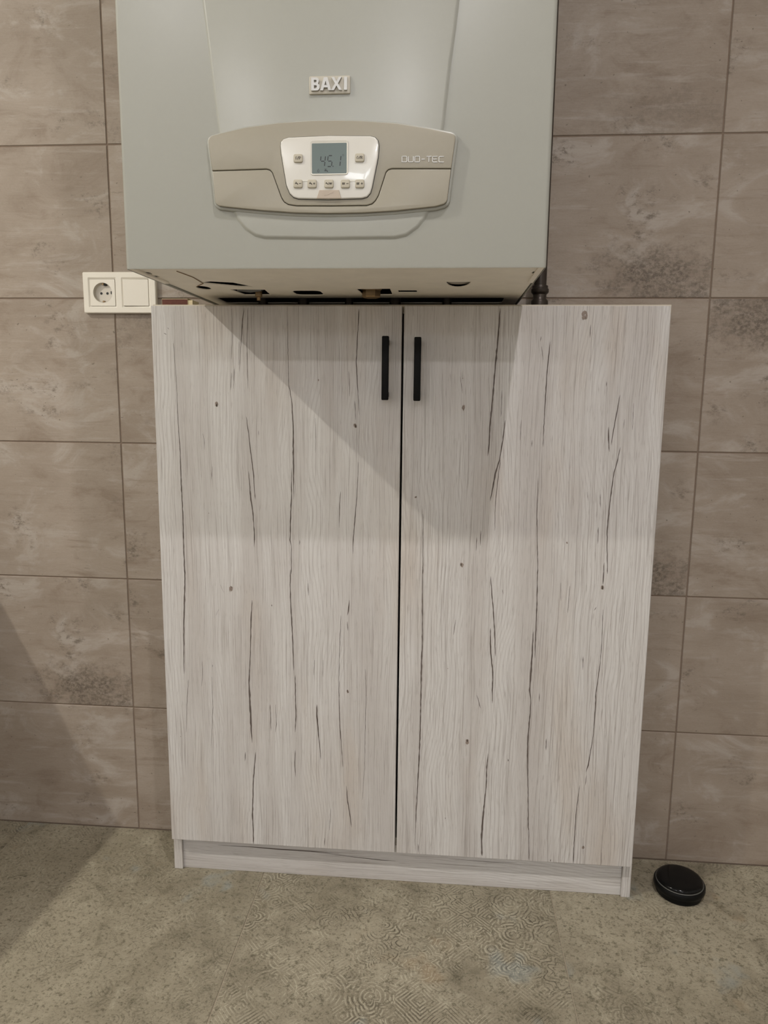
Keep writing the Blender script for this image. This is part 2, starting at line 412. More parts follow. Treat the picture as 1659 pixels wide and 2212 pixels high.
# ------------------------------------------------------------------ materials
class NT:
    def __init__(self, name):
        self.mat = bpy.data.materials.new(name)
        self.mat.use_nodes = True
        self.t = self.mat.node_tree
        self.p = self.t.nodes['Principled BSDF']

    def n(self, kind, **kw):
        nd = self.t.nodes.new(kind)
        for k, v in kw.items():
            setattr(nd, k, v)
        return nd

    def put(self, sock, v):
        if isinstance(v, bpy.types.NodeSocket):
            self.t.links.new(v, sock)
        elif v is not None:
            if isinstance(v, (tuple, list)) and len(v) == 3 and sock.type == 'RGBA':
                v = (*v, 1)
            sock.default_value = v

    def math(self, op, a, b=None, c=None, clamp=False):
        nd = self.n('ShaderNodeMath', operation=op, use_clamp=clamp)
        self.put(nd.inputs[0], a)
        self.put(nd.inputs[1], b)
        self.put(nd.inputs[2], c)
        return nd.outputs[0]

    def vmath(self, op, a, b=None):
        nd = self.n('ShaderNodeVectorMath', operation=op)
        self.put(nd.inputs[0], a)
        if b is not None:
            self.put(nd.inputs[3] if op == 'SCALE' else nd.inputs[1], b)
        return nd.outputs['Value'] if op in ('LENGTH', 'DOT_PRODUCT', 'DISTANCE') else nd.outputs[0]

    def noise(self, vec, scale=5.0, detail=4.0, rough=0.55, dist=0.0):
        nd = self.n('ShaderNodeTexNoise')
        self.put(nd.inputs['Vector'], vec)
        self.put(nd.inputs['Scale'], scale)
        self.put(nd.inputs['Detail'], detail)
        self.put(nd.inputs['Roughness'], rough)
        self.put(nd.inputs['Distortion'], dist)
        return nd.outputs['Fac']

    def mapr(self, v, a, b, c=0.0, d=1.0, smooth=True):
        nd = self.n('ShaderNodeMapRange', interpolation_type='SMOOTHSTEP' if smooth else 'LINEAR')
        for i, x in enumerate((v, a, b, c, d)):
            self.put(nd.inputs[i], x)
        return nd.outputs[0]

    def mix(self, f, a, b, blend='MIX'):
        nd = self.n('ShaderNodeMix', data_type='RGBA', blend_type=blend)
        self.put(nd.inputs[0], f)
        self.put(nd.inputs[6], a)
        self.put(nd.inputs[7], b)
        return nd.outputs[2]

    def coords(self):
        return self.n('ShaderNodeTexCoord').outputs['Object']

    def attr(self, name):
        return self.n('ShaderNodeAttribute', attribute_type='OBJECT', attribute_name=name)

    def sep(self, v):
        nd = self.n('ShaderNodeSeparateXYZ')
        self.put(nd.inputs[0], v)
        return nd.outputs

    def comb(self, x, y, z):
        nd = self.n('ShaderNodeCombineXYZ')
        for i, v in enumerate((x, y, z)):
            self.put(nd.inputs[i], v)
        return nd.outputs[0]

    def scale(self, v, s):
        return self.vmath('MULTIPLY', v, s)

    def bump(self, h, strength, dist=0.001):
        nd = self.n('ShaderNodeBump')
        self.put(nd.inputs['Height'], h)
        nd.inputs['Strength'].default_value = strength
        nd.inputs['Distance'].default_value = dist
        self.t.links.new(nd.outputs[0], self.p.inputs['Normal'])

    def set(self, col=None, rough=None, metal=None, coat=None, spec=None):
        self.put(self.p.inputs['Base Color'], col)
        self.put(self.p.inputs['Roughness'], rough)
        self.put(self.p.inputs['Metallic'], metal)
        self.put(self.p.inputs['Coat Weight'], coat)
        self.put(self.p.inputs['Specular IOR Level'], spec)
        return self.mat

def srgb(r, g, b):
    f = lambda c: (c / 255) / 12.92 if c <= 10 else (((c / 255) + 0.055) / 1.055) ** 2.4
    return (f(r), f(g), f(b))

def plain(name, col, rough=0.5, metal=0.0, var=0.06, vscale=40.0, coat=0.0, bump=0.0):
    m = NT(name)
    f = m.noise(m.coords(), vscale, 4)
    dark = tuple(c * (1 - var) for c in col)
    lite = tuple(min(1, c * (1 + var)) for c in col)
    c = m.mix(f, dark, lite)
    if bump:
        m.bump(m.noise(m.coords(), vscale * 8, 3), bump, 0.0004)
    return m.set(c, rough, metal, coat)

def emit(name, col, strength):
    m = NT(name)
    m.set((0.8, 0.8, 0.8), 0.4)
    m.put(m.p.inputs['Emission Color'], col)
    m.p.inputs['Emission Strength'].default_value = strength
    return m.mat

def wall_tile_material():
    m = NT('cement_look_wall_tile')
    co = m.coords()
    flip = m.attr('print_flip').outputs['Fac']
    seed = m.attr('print_seed').outputs['Fac']
    stain = m.attr('print_stain').outputs['Fac']
    x, y, z = m.sep(co)
    x = m.math('MULTIPLY', x, flip)
    z = m.math('MULTIPLY', z, flip)
    p = m.comb(x, m.math('MULTIPLY', seed, 3.17), z)
    big = m.noise(m.scale(p, (3.2, 1, 6.5)), 1.0, 5, 0.6, 0.4)
    clouds = m.noise(m.scale(p, (7, 1, 12)), 1.0, 6, 0.65, 0.8)
    streak = m.noise(m.scale(p, (7, 1, 75)), 1.0, 5, 0.65, 0.3)
    grain = m.noise(m.scale(p, (240, 1, 420)), 1.0, 3, 0.7)
    linen = m.noise(m.scale(p, (60, 1, 900)), 1.0, 2, 0.6)
    c = m.mix(m.mapr(big, 0.34, 0.64), TILE_DARK, TILE_LIGHT)
    c = m.mix(m.mapr(clouds, 0.50, 0.68, 0, 0.75), c, TILE_PALE)
    c = m.mix(m.mapr(clouds, 0.48, 0.30, 0, 0.75), c, TILE_BROWN)
    c = m.mix(m.mapr(streak, 0.55, 0.72, 0, 0.45), c, TILE_PALE)
    c = m.mix(m.mapr(streak, 0.44, 0.27, 0, 0.5), c, TILE_BROWN)
    # speckled worn patch of this print
    dx = m.math('SUBTRACT', x, 0.20)
    dz = m.math('SUBTRACT', z, -0.112)
    rr = m.math('SQRT', m.math('ADD', m.math('POWER', m.math('DIVIDE', dx, 0.12), 2.0), m.math('POWER', m.math('DIVIDE', dz, 0.055), 2.0)))
    patchn = m.noise(m.scale(p, (24, 1, 30)), 1.0, 6, 0.75)
    patch = m.math('MULTIPLY', m.mapr(m.math('ADD', rr, m.math('MULTIPLY', patchn, -3.2)), -0.2, -1.35), stain)
    speck = m.mapr(m.noise(m.scale(p, (105, 1, 125)), 1.0, 7, 0.85), 0.42, 0.60, 1.0, 0.25)
    c = m.mix(m.math('MULTIPLY', patch, speck), c, TILE_STAIN)
    # scattered smaller stains, flecks and pinholes everywhere
    st2 = m.math('MULTIPLY', m.mapr(m.noise(m.scale(p, (9, 1, 13)), 1.0, 3, 0.5), 0.56, 0.70),
                 m.mapr(m.noise(m.scale(p, (48, 1, 75)), 1.0, 6, 0.8), 0.47, 0.66))
    c = m.mix(m.math('MULTIPLY', st2, 0.85), c, TILE_STAIN)
    fl = m.math('MULTIPLY', m.mapr(m.noise(m.scale(p, (40, 1, 230)), 1.0, 4, 0.7), 0.62, 0.72), m.mapr(big, 0.45, 0.6))
    c = m.mix(m.math('MULTIPLY', fl, 0.5), c, TILE_STAIN)
    pale = m.math('MULTIPLY', m.mapr(m.noise(m.scale(p, (30, 1, 210)), 1.0, 4, 0.7), 0.37, 0.28), m.mapr(clouds, 0.45, 0.6))
    c = m.mix(m.math('MULTIPLY', pale, 0.6), c, TILE_PALE)
    pin = m.mapr(m.noise(m.scale(p, (130, 1, 150)), 1.0, 1, 0.5), 0.75, 0.80)
    c = m.mix(m.math('MULTIPLY', pin, 0.7), c, TILE_STAIN)
    c = m.mix(0.10, c, m.mix(grain, (0.03, 0.027, 0.024), (0.62, 0.58, 0.52)), 'MIX')
    c = m.mix(0.07, c, m.mix(linen, (0.03, 0.027, 0.024), (0.62, 0.58, 0.52)), 'MIX')
    m.bump(m.math('ADD', m.math('MULTIPLY', streak, 0.8), m.math('MULTIPLY', grain, 0.15)), 0.25, 0.002)
    return m.set(c, 0.55, spec=0.3)

def floor_tile_material():
    m = NT('worn_ornament_floor_tile')
    co = m.coords()
    seed = m.attr('print_seed').outputs['Fac']
    orn = m.attr('print_ornament').outputs['Fac']
    x, y, z = m.sep(co)
    p = m.comb(x, y, m.math('MULTIPLY', seed, 2.31))
    big = m.noise(p, 4.0, 5, 0.6, 0.5)
    mid = m.noise(p, 17.0, 5, 0.65, 0.6)
    fine = m.noise(p, 120.0, 4, 0.75)
    vfine = m.noise(p, 330.0, 3, 0.7)
    c = m.mix(m.mapr(big, 0.34, 0.66), FLOOR_DARK, FLOOR_LIGHT)
    c = m.mix(m.mapr(mid, 0.50, 0.75, 0, 0.55), c, FLOOR_PALE)
    c = m.mix(m.math('MULTIPLY', m.mapr(mid, 0.46, 0.30), m.mapr(fine, 0.40, 0.60)), c, FLOOR_STAIN)
    c = m.mix(m.mapr(fine, 0.49, 0.35, 0, 0.75), c, FLOOR_STAIN)
    c = m.mix(m.mapr(m.noise(m.scale(p, (1.0, 1.6, 1.0)), 230.0, 5, 0.8), 0.48, 0.36, 0, 0.55), c, FLOOR_STAIN)
    c = m.mix(m.mapr(vfine, 0.55, 0.75, 0, 0.5), c, FLOOR_PALE)
    # bluish and rusty worn patches
    c = m.mix(m.mapr(m.noise(m.vmath('ADD', p, (3.1, 0.4, 0.0)), 6.5, 3, 0.6), 0.63, 0.72, 0, 0.42), c, FLOOR_BLUE)
    c = m.mix(m.mapr(m.noise(m.vmath('ADD', p, (8.1, 5.4, 0.0)), 8.0, 3, 0.6), 0.64, 0.76, 0, 0.35), c, FLOOR_RUST)
    # ornaments: squares of a tenth of a metre, each with its own figure, drawn in worn lines
    wob = m.n('ShaderNodeTexNoise')
    m.put(wob.inputs['Vector'], p)
    wob.inputs['Scale'].default_value = 30.0
    wob.inputs['Detail'].default_value = 4.0
    wv = m.vmath('SCALE', m.vmath('SUBTRACT', wob.outputs['Color'], (0.5, 0.5, 0.5)), 0.006)
    pw = m.vmath('ADD', m.comb(x, y, 0.0), wv)
    cellv = m.vmath('DIVIDE', pw, (0.085, 0.085, 1.0))
    cell = m.vmath('FLOOR', cellv)
    q = m.vmath('SUBTRACT', m.vmath('FRACTION', cellv), (0.5, 0.5, 0.0))
    qx, qy, _ = m.sep(q)
    wn = m.n('ShaderNodeTexWhiteNoise', noise_dimensions='3D')
    m.put(wn.inputs['Vector'], m.vmath('ADD', cell, m.comb(0.0, 0.0, seed)))
    h = wn.outputs['Value']
    ax = m.math('ABSOLUTE', qx)
    ay = m.math('ABSOLUTE', qy)
    rad = m.math('SQRT', m.math('ADD', m.math('MULTIPLY', qx, qx), m.math('MULTIPLY', qy, qy)))
    dia = m.math('ADD', ax, ay)
    ang = m.math('ARCTAN2', qy, qx)
    flo = m.math('SUBTRACT', rad, m.math('MULTIPLY', 0.16, m.math('ABSOLUTE', m.math('COSINE', m.math('MULTIPLY', ang, 2.0)))))
    sta = m.math('ADD', m.math('MULTIPLY', rad, 0.8), m.math('MULTIPLY', m.math('COSINE', m.math('MULTIPLY', ang, 8.0)), 0.05))
    s1 = m.math('GREATER_THAN', h, 0.3)
    s2 = m.math('GREATER_THAN', h, 0.55)
    s3 = m.math('GREATER_THAN', h, 0.8)
    def pick(a, b, s):
        return m.math('ADD', m.math('MULTIPLY', a, m.math('SUBTRACT', 1.0, s)), m.math('MULTIPLY', b, s))
    d = pick(pick(pick(dia, flo, s1), rad, s2), sta, s3)
    sw = m.math('SINE', m.math('MULTIPLY', d, 66.0))
    wear = m.mapr(m.noise(m.vmath('ADD', p, (1.7, 2.9, 0.0)), 7.0, 5, 0.65), m.math('SUBTRACT', 0.56, m.math('MULTIPLY', orn, 0.13)), 0.58)
    wear2 = m.mapr(m.noise(m.vmath('ADD', p, (5.7, 0.9, 0.0)), 9.0, 5, 0.65), m.math('SUBTRACT', 0.57, m.math('MULTIPLY', orn, 0.12)), 0.60)
    brk = m.mapr(m.noise(p, 60.0, 3, 0.7), 0.36, 0.56)
    lite = m.math('MULTIPLY', m.math('MULTIPLY', m.mapr(sw, 0.6, 0.92), wear), m.math('MULTIPLY', brk, orn))
    dark = m.math('MULTIPLY', m.math('MULTIPLY', m.mapr(sw, -0.55, -0.9), wear2), m.math('MULTIPLY', brk, orn))
    c = m.mix(m.math('MULTIPLY', lite, 0.55), c, FLOOR_LINE)
    c = m.mix(m.math('MULTIPLY', dark, 0.85), c, FLOOR_INK)
    m.bump(m.math('ADD', fine, m.math('MULTIPLY', lite, 0.5)), 0.25, 0.0012)
    return m.set(c, 0.5, spec=0.35)

def wood_material(name, horizontal=False, seed=0.0, scale=1.0):
    m = NT(name)
    co = m.coords()
    x, y, z = m.sep(co)
    if horizontal:
        x, z = z, x
    s = m.math('ADD', x, seed)
    lowx = m.noise(m.comb(s, 0.0, m.math('MULTIPLY', z, 0.8)), 3.0, 2, 0.5)
    bend = m.math('MULTIPLY', m.math('SUBTRACT', m.noise(m.comb(m.math('MULTIPLY', s, 9.0), seed, m.math('MULTIPLY', z, 2.6)), 1.0, 3, 0.5), 0.5), 0.022)
    xb = m.math('ADD', s, bend)
    broad = m.noise(m.comb(m.math('MULTIPLY', xb, 16.0), seed, m.math('MULTIPLY', z, 1.3)), 1.0, 4, 0.6)
    lines = m.noise(m.comb(m.math('MULTIPLY', xb, 480.0), seed, m.math('MULTIPLY', z, 5.0)), 1.0, 3, 0.65)
    fine = m.noise(m.comb(m.math('MULTIPLY', xb, 950.0), seed, m.math('MULTIPLY', z, 22.0)), 1.0, 2, 0.6)
    pores = m.noise(m.comb(m.math('MULTIPLY', xb, 820.0), seed, m.math('MULTIPLY', z, 36.0)), 1.0, 2, 0.5)
    ring = m.math('SINE', m.math('MULTIPLY', m.math('ADD', xb, m.math('MULTIPLY', lowx, 0.12)), 900.0))
    ringm = m.mapr(broad, 0.44, 0.60)
    c = m.mix(m.mapr(broad, 0.38, 0.62), WOOD_GREY, WOOD_LIGHT)
    c = m.mix(m.mapr(m.noise(m.comb(m.math('MULTIPLY', s, 9.0), 3.0, m.math('MULTIPLY', z, 2.2)), 1.0, 3, 0.5), 0.50, 0.72, 0, 0.5), c, WOOD_TAN)
    c = m.mix(m.mapr(lines, 0.50, 0.32, 0, 0.58), c, WOOD_LINE)
    c = m.mix(m.math('MULTIPLY', m.mapr(ring, 0.2, 0.95, 0, 0.20), ringm), c, WOOD_LINE)
    c = m.mix(m.mapr(pores, 0.40, 0.27, 0, 0.5), c, WOOD_LINE)
    c = m.mix(m.mapr(fine, 0.50, 0.72, 0, 0.35), c, WOOD_PALE)
    m.bump(m.math('ADD', lines, m.math('MULTIPLY', pores, 0.6)), 0.22, 0.0008)
    return m.set(c, 0.5, spec=0.3)

TILE_LIGHT = srgb(152, 138, 124)
TILE_DARK = srgb(138, 123, 108)
TILE_PALE = srgb(170, 160, 150)
TILE_BROWN = srgb(122, 104, 87)
TILE_STAIN = srgb(84, 70, 56)
FLOOR_LIGHT = srgb(154, 146, 127)
FLOOR_DARK = srgb(133, 125, 107)
FLOOR_PALE = srgb(174, 167, 147)
FLOOR_STAIN = srgb(84, 78, 62)
FLOOR_BLUE = srgb(134, 144, 144)
FLOOR_RUST = srgb(148, 124, 94)
FLOOR_LINE = srgb(190, 184, 164)
FLOOR_INK = srgb(66, 60, 48)
WOOD_LIGHT = srgb(200, 197, 194)
WOOD_GREY = srgb(184, 179, 175)
WOOD_TAN = srgb(180, 168, 156)
WOOD_LINE = srgb(138, 129, 122)
WOOD_PALE = srgb(208, 204, 200)
CASE_COL = srgb(158, 158, 150)
PANEL_COL = srgb(148, 142, 127)
INSERT_COL = srgb(204, 201, 193)

M = {}
M['tile'] = wall_tile_material()
M['floor_tile'] = floor_tile_material()
M['grout'] = plain('brown_grout', srgb(120, 104, 90), 0.9, var=0.12, vscale=90, bump=0.2)
M['floor_grout'] = plain('floor_grout', srgb(150, 140, 122), 0.9, var=0.15, vscale=90, bump=0.2)
M['paint'] = plain('cream_wall_paint', srgb(226, 224, 221), 0.8, var=0.02, vscale=6)
M['ceiling'] = plain('white_ceiling_paint', srgb(238, 237, 235), 0.85, var=0.02, vscale=6)
M['wood'] = wood_material('whitewashed_oak_laminate')
M['wood2'] = wood_material('whitewashed_oak_laminate_right_door', seed=4.3)
M['wood_h'] = wood_material('whitewashed_oak_laminate_plinth', horizontal=True, seed=2.1)
M['crack'] = plain('dark_grain_crack', srgb(88, 78, 72), 0.7, var=0.35, vscale=120)
M['knot'] = plain('oak_knot', srgb(138, 124, 114), 0.7, var=0.3, vscale=300)
M['band'] = plain('pale_edge_band', srgb(200, 190, 172), 0.5, var=0.04, vscale=60)
M['carcass_in'] = plain('cabinet_inside', srgb(60, 55, 50), 0.8, var=0.1)
M['case'] = plain('white_enamel_steel', CASE_COL, 0.27, var=0.012, vscale=160, coat=0.0, bump=0.05)
M['case_under'] = plain('boiler_underside_steel', srgb(238, 231, 217), 0.5, var=0.10, vscale=22)
M['inside'] = plain('boiler_inside_shade', (0.008, 0.008, 0.008), 0.8, var=0.2)  # shade of the boiler's inside put into a near-black colour
M['panel'] = plain('stone_grey_plastic', PANEL_COL, 0.38, var=0.02, vscale=200, bump=0.06)
M['panel_groove'] = plain('dark_panel_gap', srgb(88, 82, 70), 0.7)
M['insert'] = plain('white_glossy_plastic', INSERT_COL, 0.22, var=0.01, coat=0.3)
M['button'] = plain('beige_rubber_button', srgb(176, 169, 152), 0.5, var=0.03, vscale=300)
M['tab'] = plain('taupe_plastic_tab', srgb(172, 158, 142), 0.4, var=0.03)
M['print'] = plain('dark_button_print', srgb(48, 42, 36), 0.6)
M['lcd'] = plain('grey_green_lcd', srgb(92, 104, 100), 0.3, var=0.05, vscale=30)
M['lcd_ink'] = plain('lcd_segment', srgb(34, 40, 40), 0.4)
M['lcd_frame'] = plain('lcd_recess', srgb(205, 202, 192), 0.35)
M['chrome'] = plain('satin_chrome', (0.72, 0.71, 0.69), 0.22, 1.0, var=0.03)
M['chrome_dull'] = plain('worn_silver_letters', (0.50, 0.49, 0.47), 0.36, 0.55, var=0.03)
M['badge'] = plain('warm_grey_badge', srgb(178, 172, 158), 0.4, var=0.02)
M['brass'] = plain('dull_brass', (0.32, 0.22, 0.12), 0.4, 0.8, var=0.2, vscale=60)
M['black'] = plain('black_matt_metal', (0.004, 0.004, 0.004), 0.55, var=0.3, vscale=500, bump=0.2)
M['black'].node_tree.nodes['Principled BSDF'].inputs['Specular IOR Level'].default_value = 0.12
M['black_gloss'] = plain('black_gloss_plastic', (0.004, 0.004, 0.004), 0.14, var=0.2)
M['black_gloss'].node_tree.nodes['Principled BSDF'].inputs['Specular IOR Level'].default_value = 0.2
M['black_body'] = plain('black_satin_plastic', (0.004, 0.004, 0.004), 0.4, var=0.2)
M['black_body'].node_tree.nodes['Principled BSDF'].inputs['Specular IOR Level'].default_value = 0.15
M['rim'] = plain('dull_silver_rim', (0.16, 0.16, 0.15), 0.45, 0.6, var=0.2)
M['pipe'] = plain('blackened_pipe', (0.045, 0.035, 0.028), 0.38, 0.6, var=0.3, vscale=60)
M['plastic'] = plain('white_switch_plastic', srgb(226, 220, 208), 0.3, var=0.01)
M['plastic_in'] = plain('socket_well_plastic', srgb(205, 198, 186), 0.35, var=0.02)
M['hole'] = plain('black_socket_hole', (0.01, 0.01, 0.01), 0.6)
M['strike'] = plain('brown_striking_strip', srgb(92, 48, 36), 0.75, var=0.3, vscale=300)
M['card'] = plain('cream_matchbox_card', srgb(212, 196, 160), 0.75, var=0.06)
M['lamp_ring'] = plain('white_lamp_ring', (0.8, 0.8, 0.78), 0.4)
M['rust'] = plain('rusty_brown_stain', srgb(136, 112, 84), 0.8, var=0.2, vscale=100)

# ------------------------------------------------------------------ the room
RX0, RX1, RY0 = -2.67, 1.8, -6.0
def struct(name, b, mat, **kw):
    o = b.obj(name, mat, **kw)
    o['kind'] = 'structure'
    return o

floor = struct('floor', B().box(RX0, RX1, RY0, 0, -0.10, -0.0012), M['floor_grout'])
wall = struct('wall_back', B().box(RX0, RX1, 0.0015, 0.12, -0.10, CEIL), M['grout'])
struct('wall_left', B().box(RX0 - 0.12, RX0, RY0, 0.12, -0.10, CEIL), M['paint'])
struct('wall_right', B().box(RX1, RX1 + 0.12, RY0, 0.12, -0.10, CEIL), M['paint'])
wall_front = struct('wall_front', B().box(RX0 - 0.12, RX1 + 0.12, RY0 - 0.12, RY0, -0.10, CEIL), M['paint'])
struct('ceiling', B().box(RX0 - 0.12, RX1 + 0.12, RY0 - 0.12, 0.12, CEIL, CEIL + 0.1), M['ceiling'])

# made-up window opposite the boiler, added to glow as highlights on its front
win = empty('added_window_1', (-0.46, RY0, 2.28))
win['kind'] = 'structure'
wb = (-0.46, RY0, 2.28)
fo = [(-0.98, 2.28), (0.06, 2.28), (0.06, 2.66), (-0.98, 2.66)]
B(wb).plate([fo, [(-0.93, 2.33), (-0.49, 2.33), (-0.49, 2.61), (-0.93, 2.61)], [(-0.43, 2.33), (0.01, 2.33), (0.01, 2.61), (-0.43, 2.61)]], RY0 + 0.0005, RY0 + 0.045, 'xz').obj('added_window_frame', M['lamp_ring'], win)
for wx0, wx1 in ((-0.93, -0.49), (-0.43, 0.01)):
    B(wb).box(wx0, wx1, RY0 + 0.012, RY0 + 0.018, 2.33, 2.61).obj('pane', emit('highlight_glow_pane', (0.86, 0.93, 1.0), 42.0), win)  # panes glow only to reflect as highlights on the boiler

# wall tiles, 600 x 300 mm, 3 mm joints
def tile_mesh(name, w, h, th, mat, axis, g=0.0028, bev=0.0009):
    b = B()
    if axis == 'wall':
        b.box(-w / 2 + g / 2, w / 2 - g / 2, 0.0, th, -h / 2 + g / 2, h / 2 - g / 2, bev, 1)
    else:
        b.box(-w / 2 + g / 2, w / 2 - g / 2, -h / 2 + g / 2, h / 2 - g / 2, -th, 0.0, bev, 1)
    o = mesh_obj(name, b.bm, mat)
    me = o.data
    bpy.data.objects.remove(o)
    return me

cache = {}
STAINS = {(-0.9, 1): (1, 1.0, 1), (0.3, 4): (1, 1.0, 1), (0.3, 2): (1, 1.0, 1), (0.9, 3): (1, 1.0, -1), (0.3, 5): (4, 0.35, 1),
          (-0.9, 3): (2, 0.5, -1), (-0.3, 3): (5, 0.5, -1)}
rows = 10
xs = [RX0] + [-2.4 + 0.6 * i for i in range(8)]
k = 0
for i in range(len(xs) - 1):
    x0, x1 = xs[i], xs[i + 1]
    for r in range(rows):
        z0, z1 = 0.3 * r, min(0.3 * r + 0.3, CEIL)
        key = (round(x1 - x0, 3), round(z1 - z0, 3))
        if key not in cache:
            cache[key] = tile_mesh('wall_tile', key[0], key[1], 0.009, M['tile'], 'wall')
        t = bpy.data.objects.new('wall_tile', cache[key])
        t.location = ((x0 + x1) / 2, 0.0, (z0 + z1) / 2)
        link(t, wall)
        k += 1
        v = STAINS.get((round((x0 + x1) / 2, 2), r))
        t['print_seed'] = float(v[0] if v else 7 + (k * 7) % 13)
        t['print_stain'] = float(v[1] if v else 0.0)
        t['print_flip'] = float(v[2] if v else random.choice((-1, 1)))

# floor tiles, 600 x 600 mm
fx = [RX0] + [x for x in [-2.07 + 0.6 * i for i in range(7)] if x < RX1 - 0.05] + [RX1]
for i in range(len(fx) - 1):
    for j in range(10):
        x0, x1 = fx[i], fx[i + 1]
        y0, y1 = -0.6 * (j + 1), -0.6 * j
        key = ('f', round(x1 - x0, 3), round(y1 - y0, 3))
        if key not in cache:
            cache[key] = tile_mesh('floor_tile', key[1], key[2], 0.010, M['floor_tile'], 'floor', 0.0022, 0.0006)
        t = bpy.data.objects.new('floor_tile', cache[key])
        t.location = ((x0 + x1) / 2, (y0 + y1) / 2, 0.0)
        link(t, floor)
        t['print_seed'] = float((i * 5 + j * 3) % 17)
        t['print_ornament'] = float({2: 0.8, 3: 0.45, 4: 1.0, 5: 0.5}.get(i, 0.8))

# ------------------------------------------------------------------ lamps in the ceiling
LNAMES = ['white round ceiling downlight left of the boiler, near the tiled wall', 'white round ceiling downlight in front of the boiler',
          'white round ceiling downlight near the front wall, on the right', 'white round ceiling downlight near the front wall, on the left']
for (lx, ly, watts, lc), lab in zip(LAMPS, LNAMES):
    base = (lx, ly, CEIL)
    e = empty('ceiling_downlight', base, lab, 'ceiling light', 'ceiling downlights')
    wf = 1.0 if ly > -3 else 2.8
    B(base).lathe([(wf * r_, h_) for r_, h_ in [(0.030, CEIL - 0.001), (0.030, CEIL - 0.006), (0.034, CEIL - 0.010), (0.046, CEIL - 0.006), (0.048, CEIL)]], (lx, ly, 0), 40).obj('trim_ring', M['lamp_ring'], e, True)
    B(base).lathe([(wf * r_, h_) for r_, h_ in [(0.0, CEIL - 0.003), (0.030, CEIL - 0.003), (0.030, CEIL - 0.001), (0, CEIL - 0.001)]], (lx, ly, 0), 32).obj('lens', emit('downlight_lens', lc, 30.0), e)
    ld = bpy.data.lights.new('downlight', 'AREA')
    ld.shape = 'DISK'
    ld.size = 0.055 if ly > -3 else 0.16
    ld.spread = math.radians(140 if (lx > 0 and ly > -3) else 180)
    ld.energy = watts
    ld.color = lc
    lo = bpy.data.objects.new('downlight_bulb', ld)
    lo.location = (0, 0, -0.014)
    link(lo, e)

# ------------------------------------------------------------------ shallow cabinet
CX0, CX1 = -0.4645, 0.4895           # carcass
YF = -0.132                          # carcass front
ZT = 1.1715                          # carcass top
cb = (0.0125, -0.066, 0.0)
cab = empty('cabinet', cb, 'shallow whitewashed oak two-door cabinet standing on the floor below the boiler', 'cabinet')
B(cb).box(CX0, CX0 + 0.018, YF, -0.001, 0.0, ZT - 0.016, 0.0006, 1).obj('side_panel', M['wood'], cab)
B(cb).box(CX1 - 0.018, CX1, YF, -0.001, 0.0, ZT - 0.016, 0.0006, 1).obj('side_panel', M['wood2'], cab)
B(cb).box(CX0 + 0.018, CX1 - 0.018, -0.1265, -0.1105, 0.0, 0.082, 0.0006, 1).obj('plinth', M['wood_h'], cab)
B(cb).box(CX0 + 0.018, CX1 - 0.018, -0.128, -0.002, 0.084, 0.100).obj('bottom_panel', M['band'], cab)
# top: two end boards and a front rail, open in the middle for the pipes
B(cb).box(CX0, -0.362, YF, -0.001, ZT - 0.016, ZT, 0.0005, 1).obj('top_panel', M['band'], cab)
B(cb).box(0.30, CX1, YF, -0.001, ZT - 0.016, ZT, 0.0005, 1).obj('top_panel', M['band'], cab)
B(cb).box(-0.362, 0.30, YF, YF + 0.03, ZT - 0.016, ZT, 0.0005, 1).obj('top_rail', M['band'], cab)

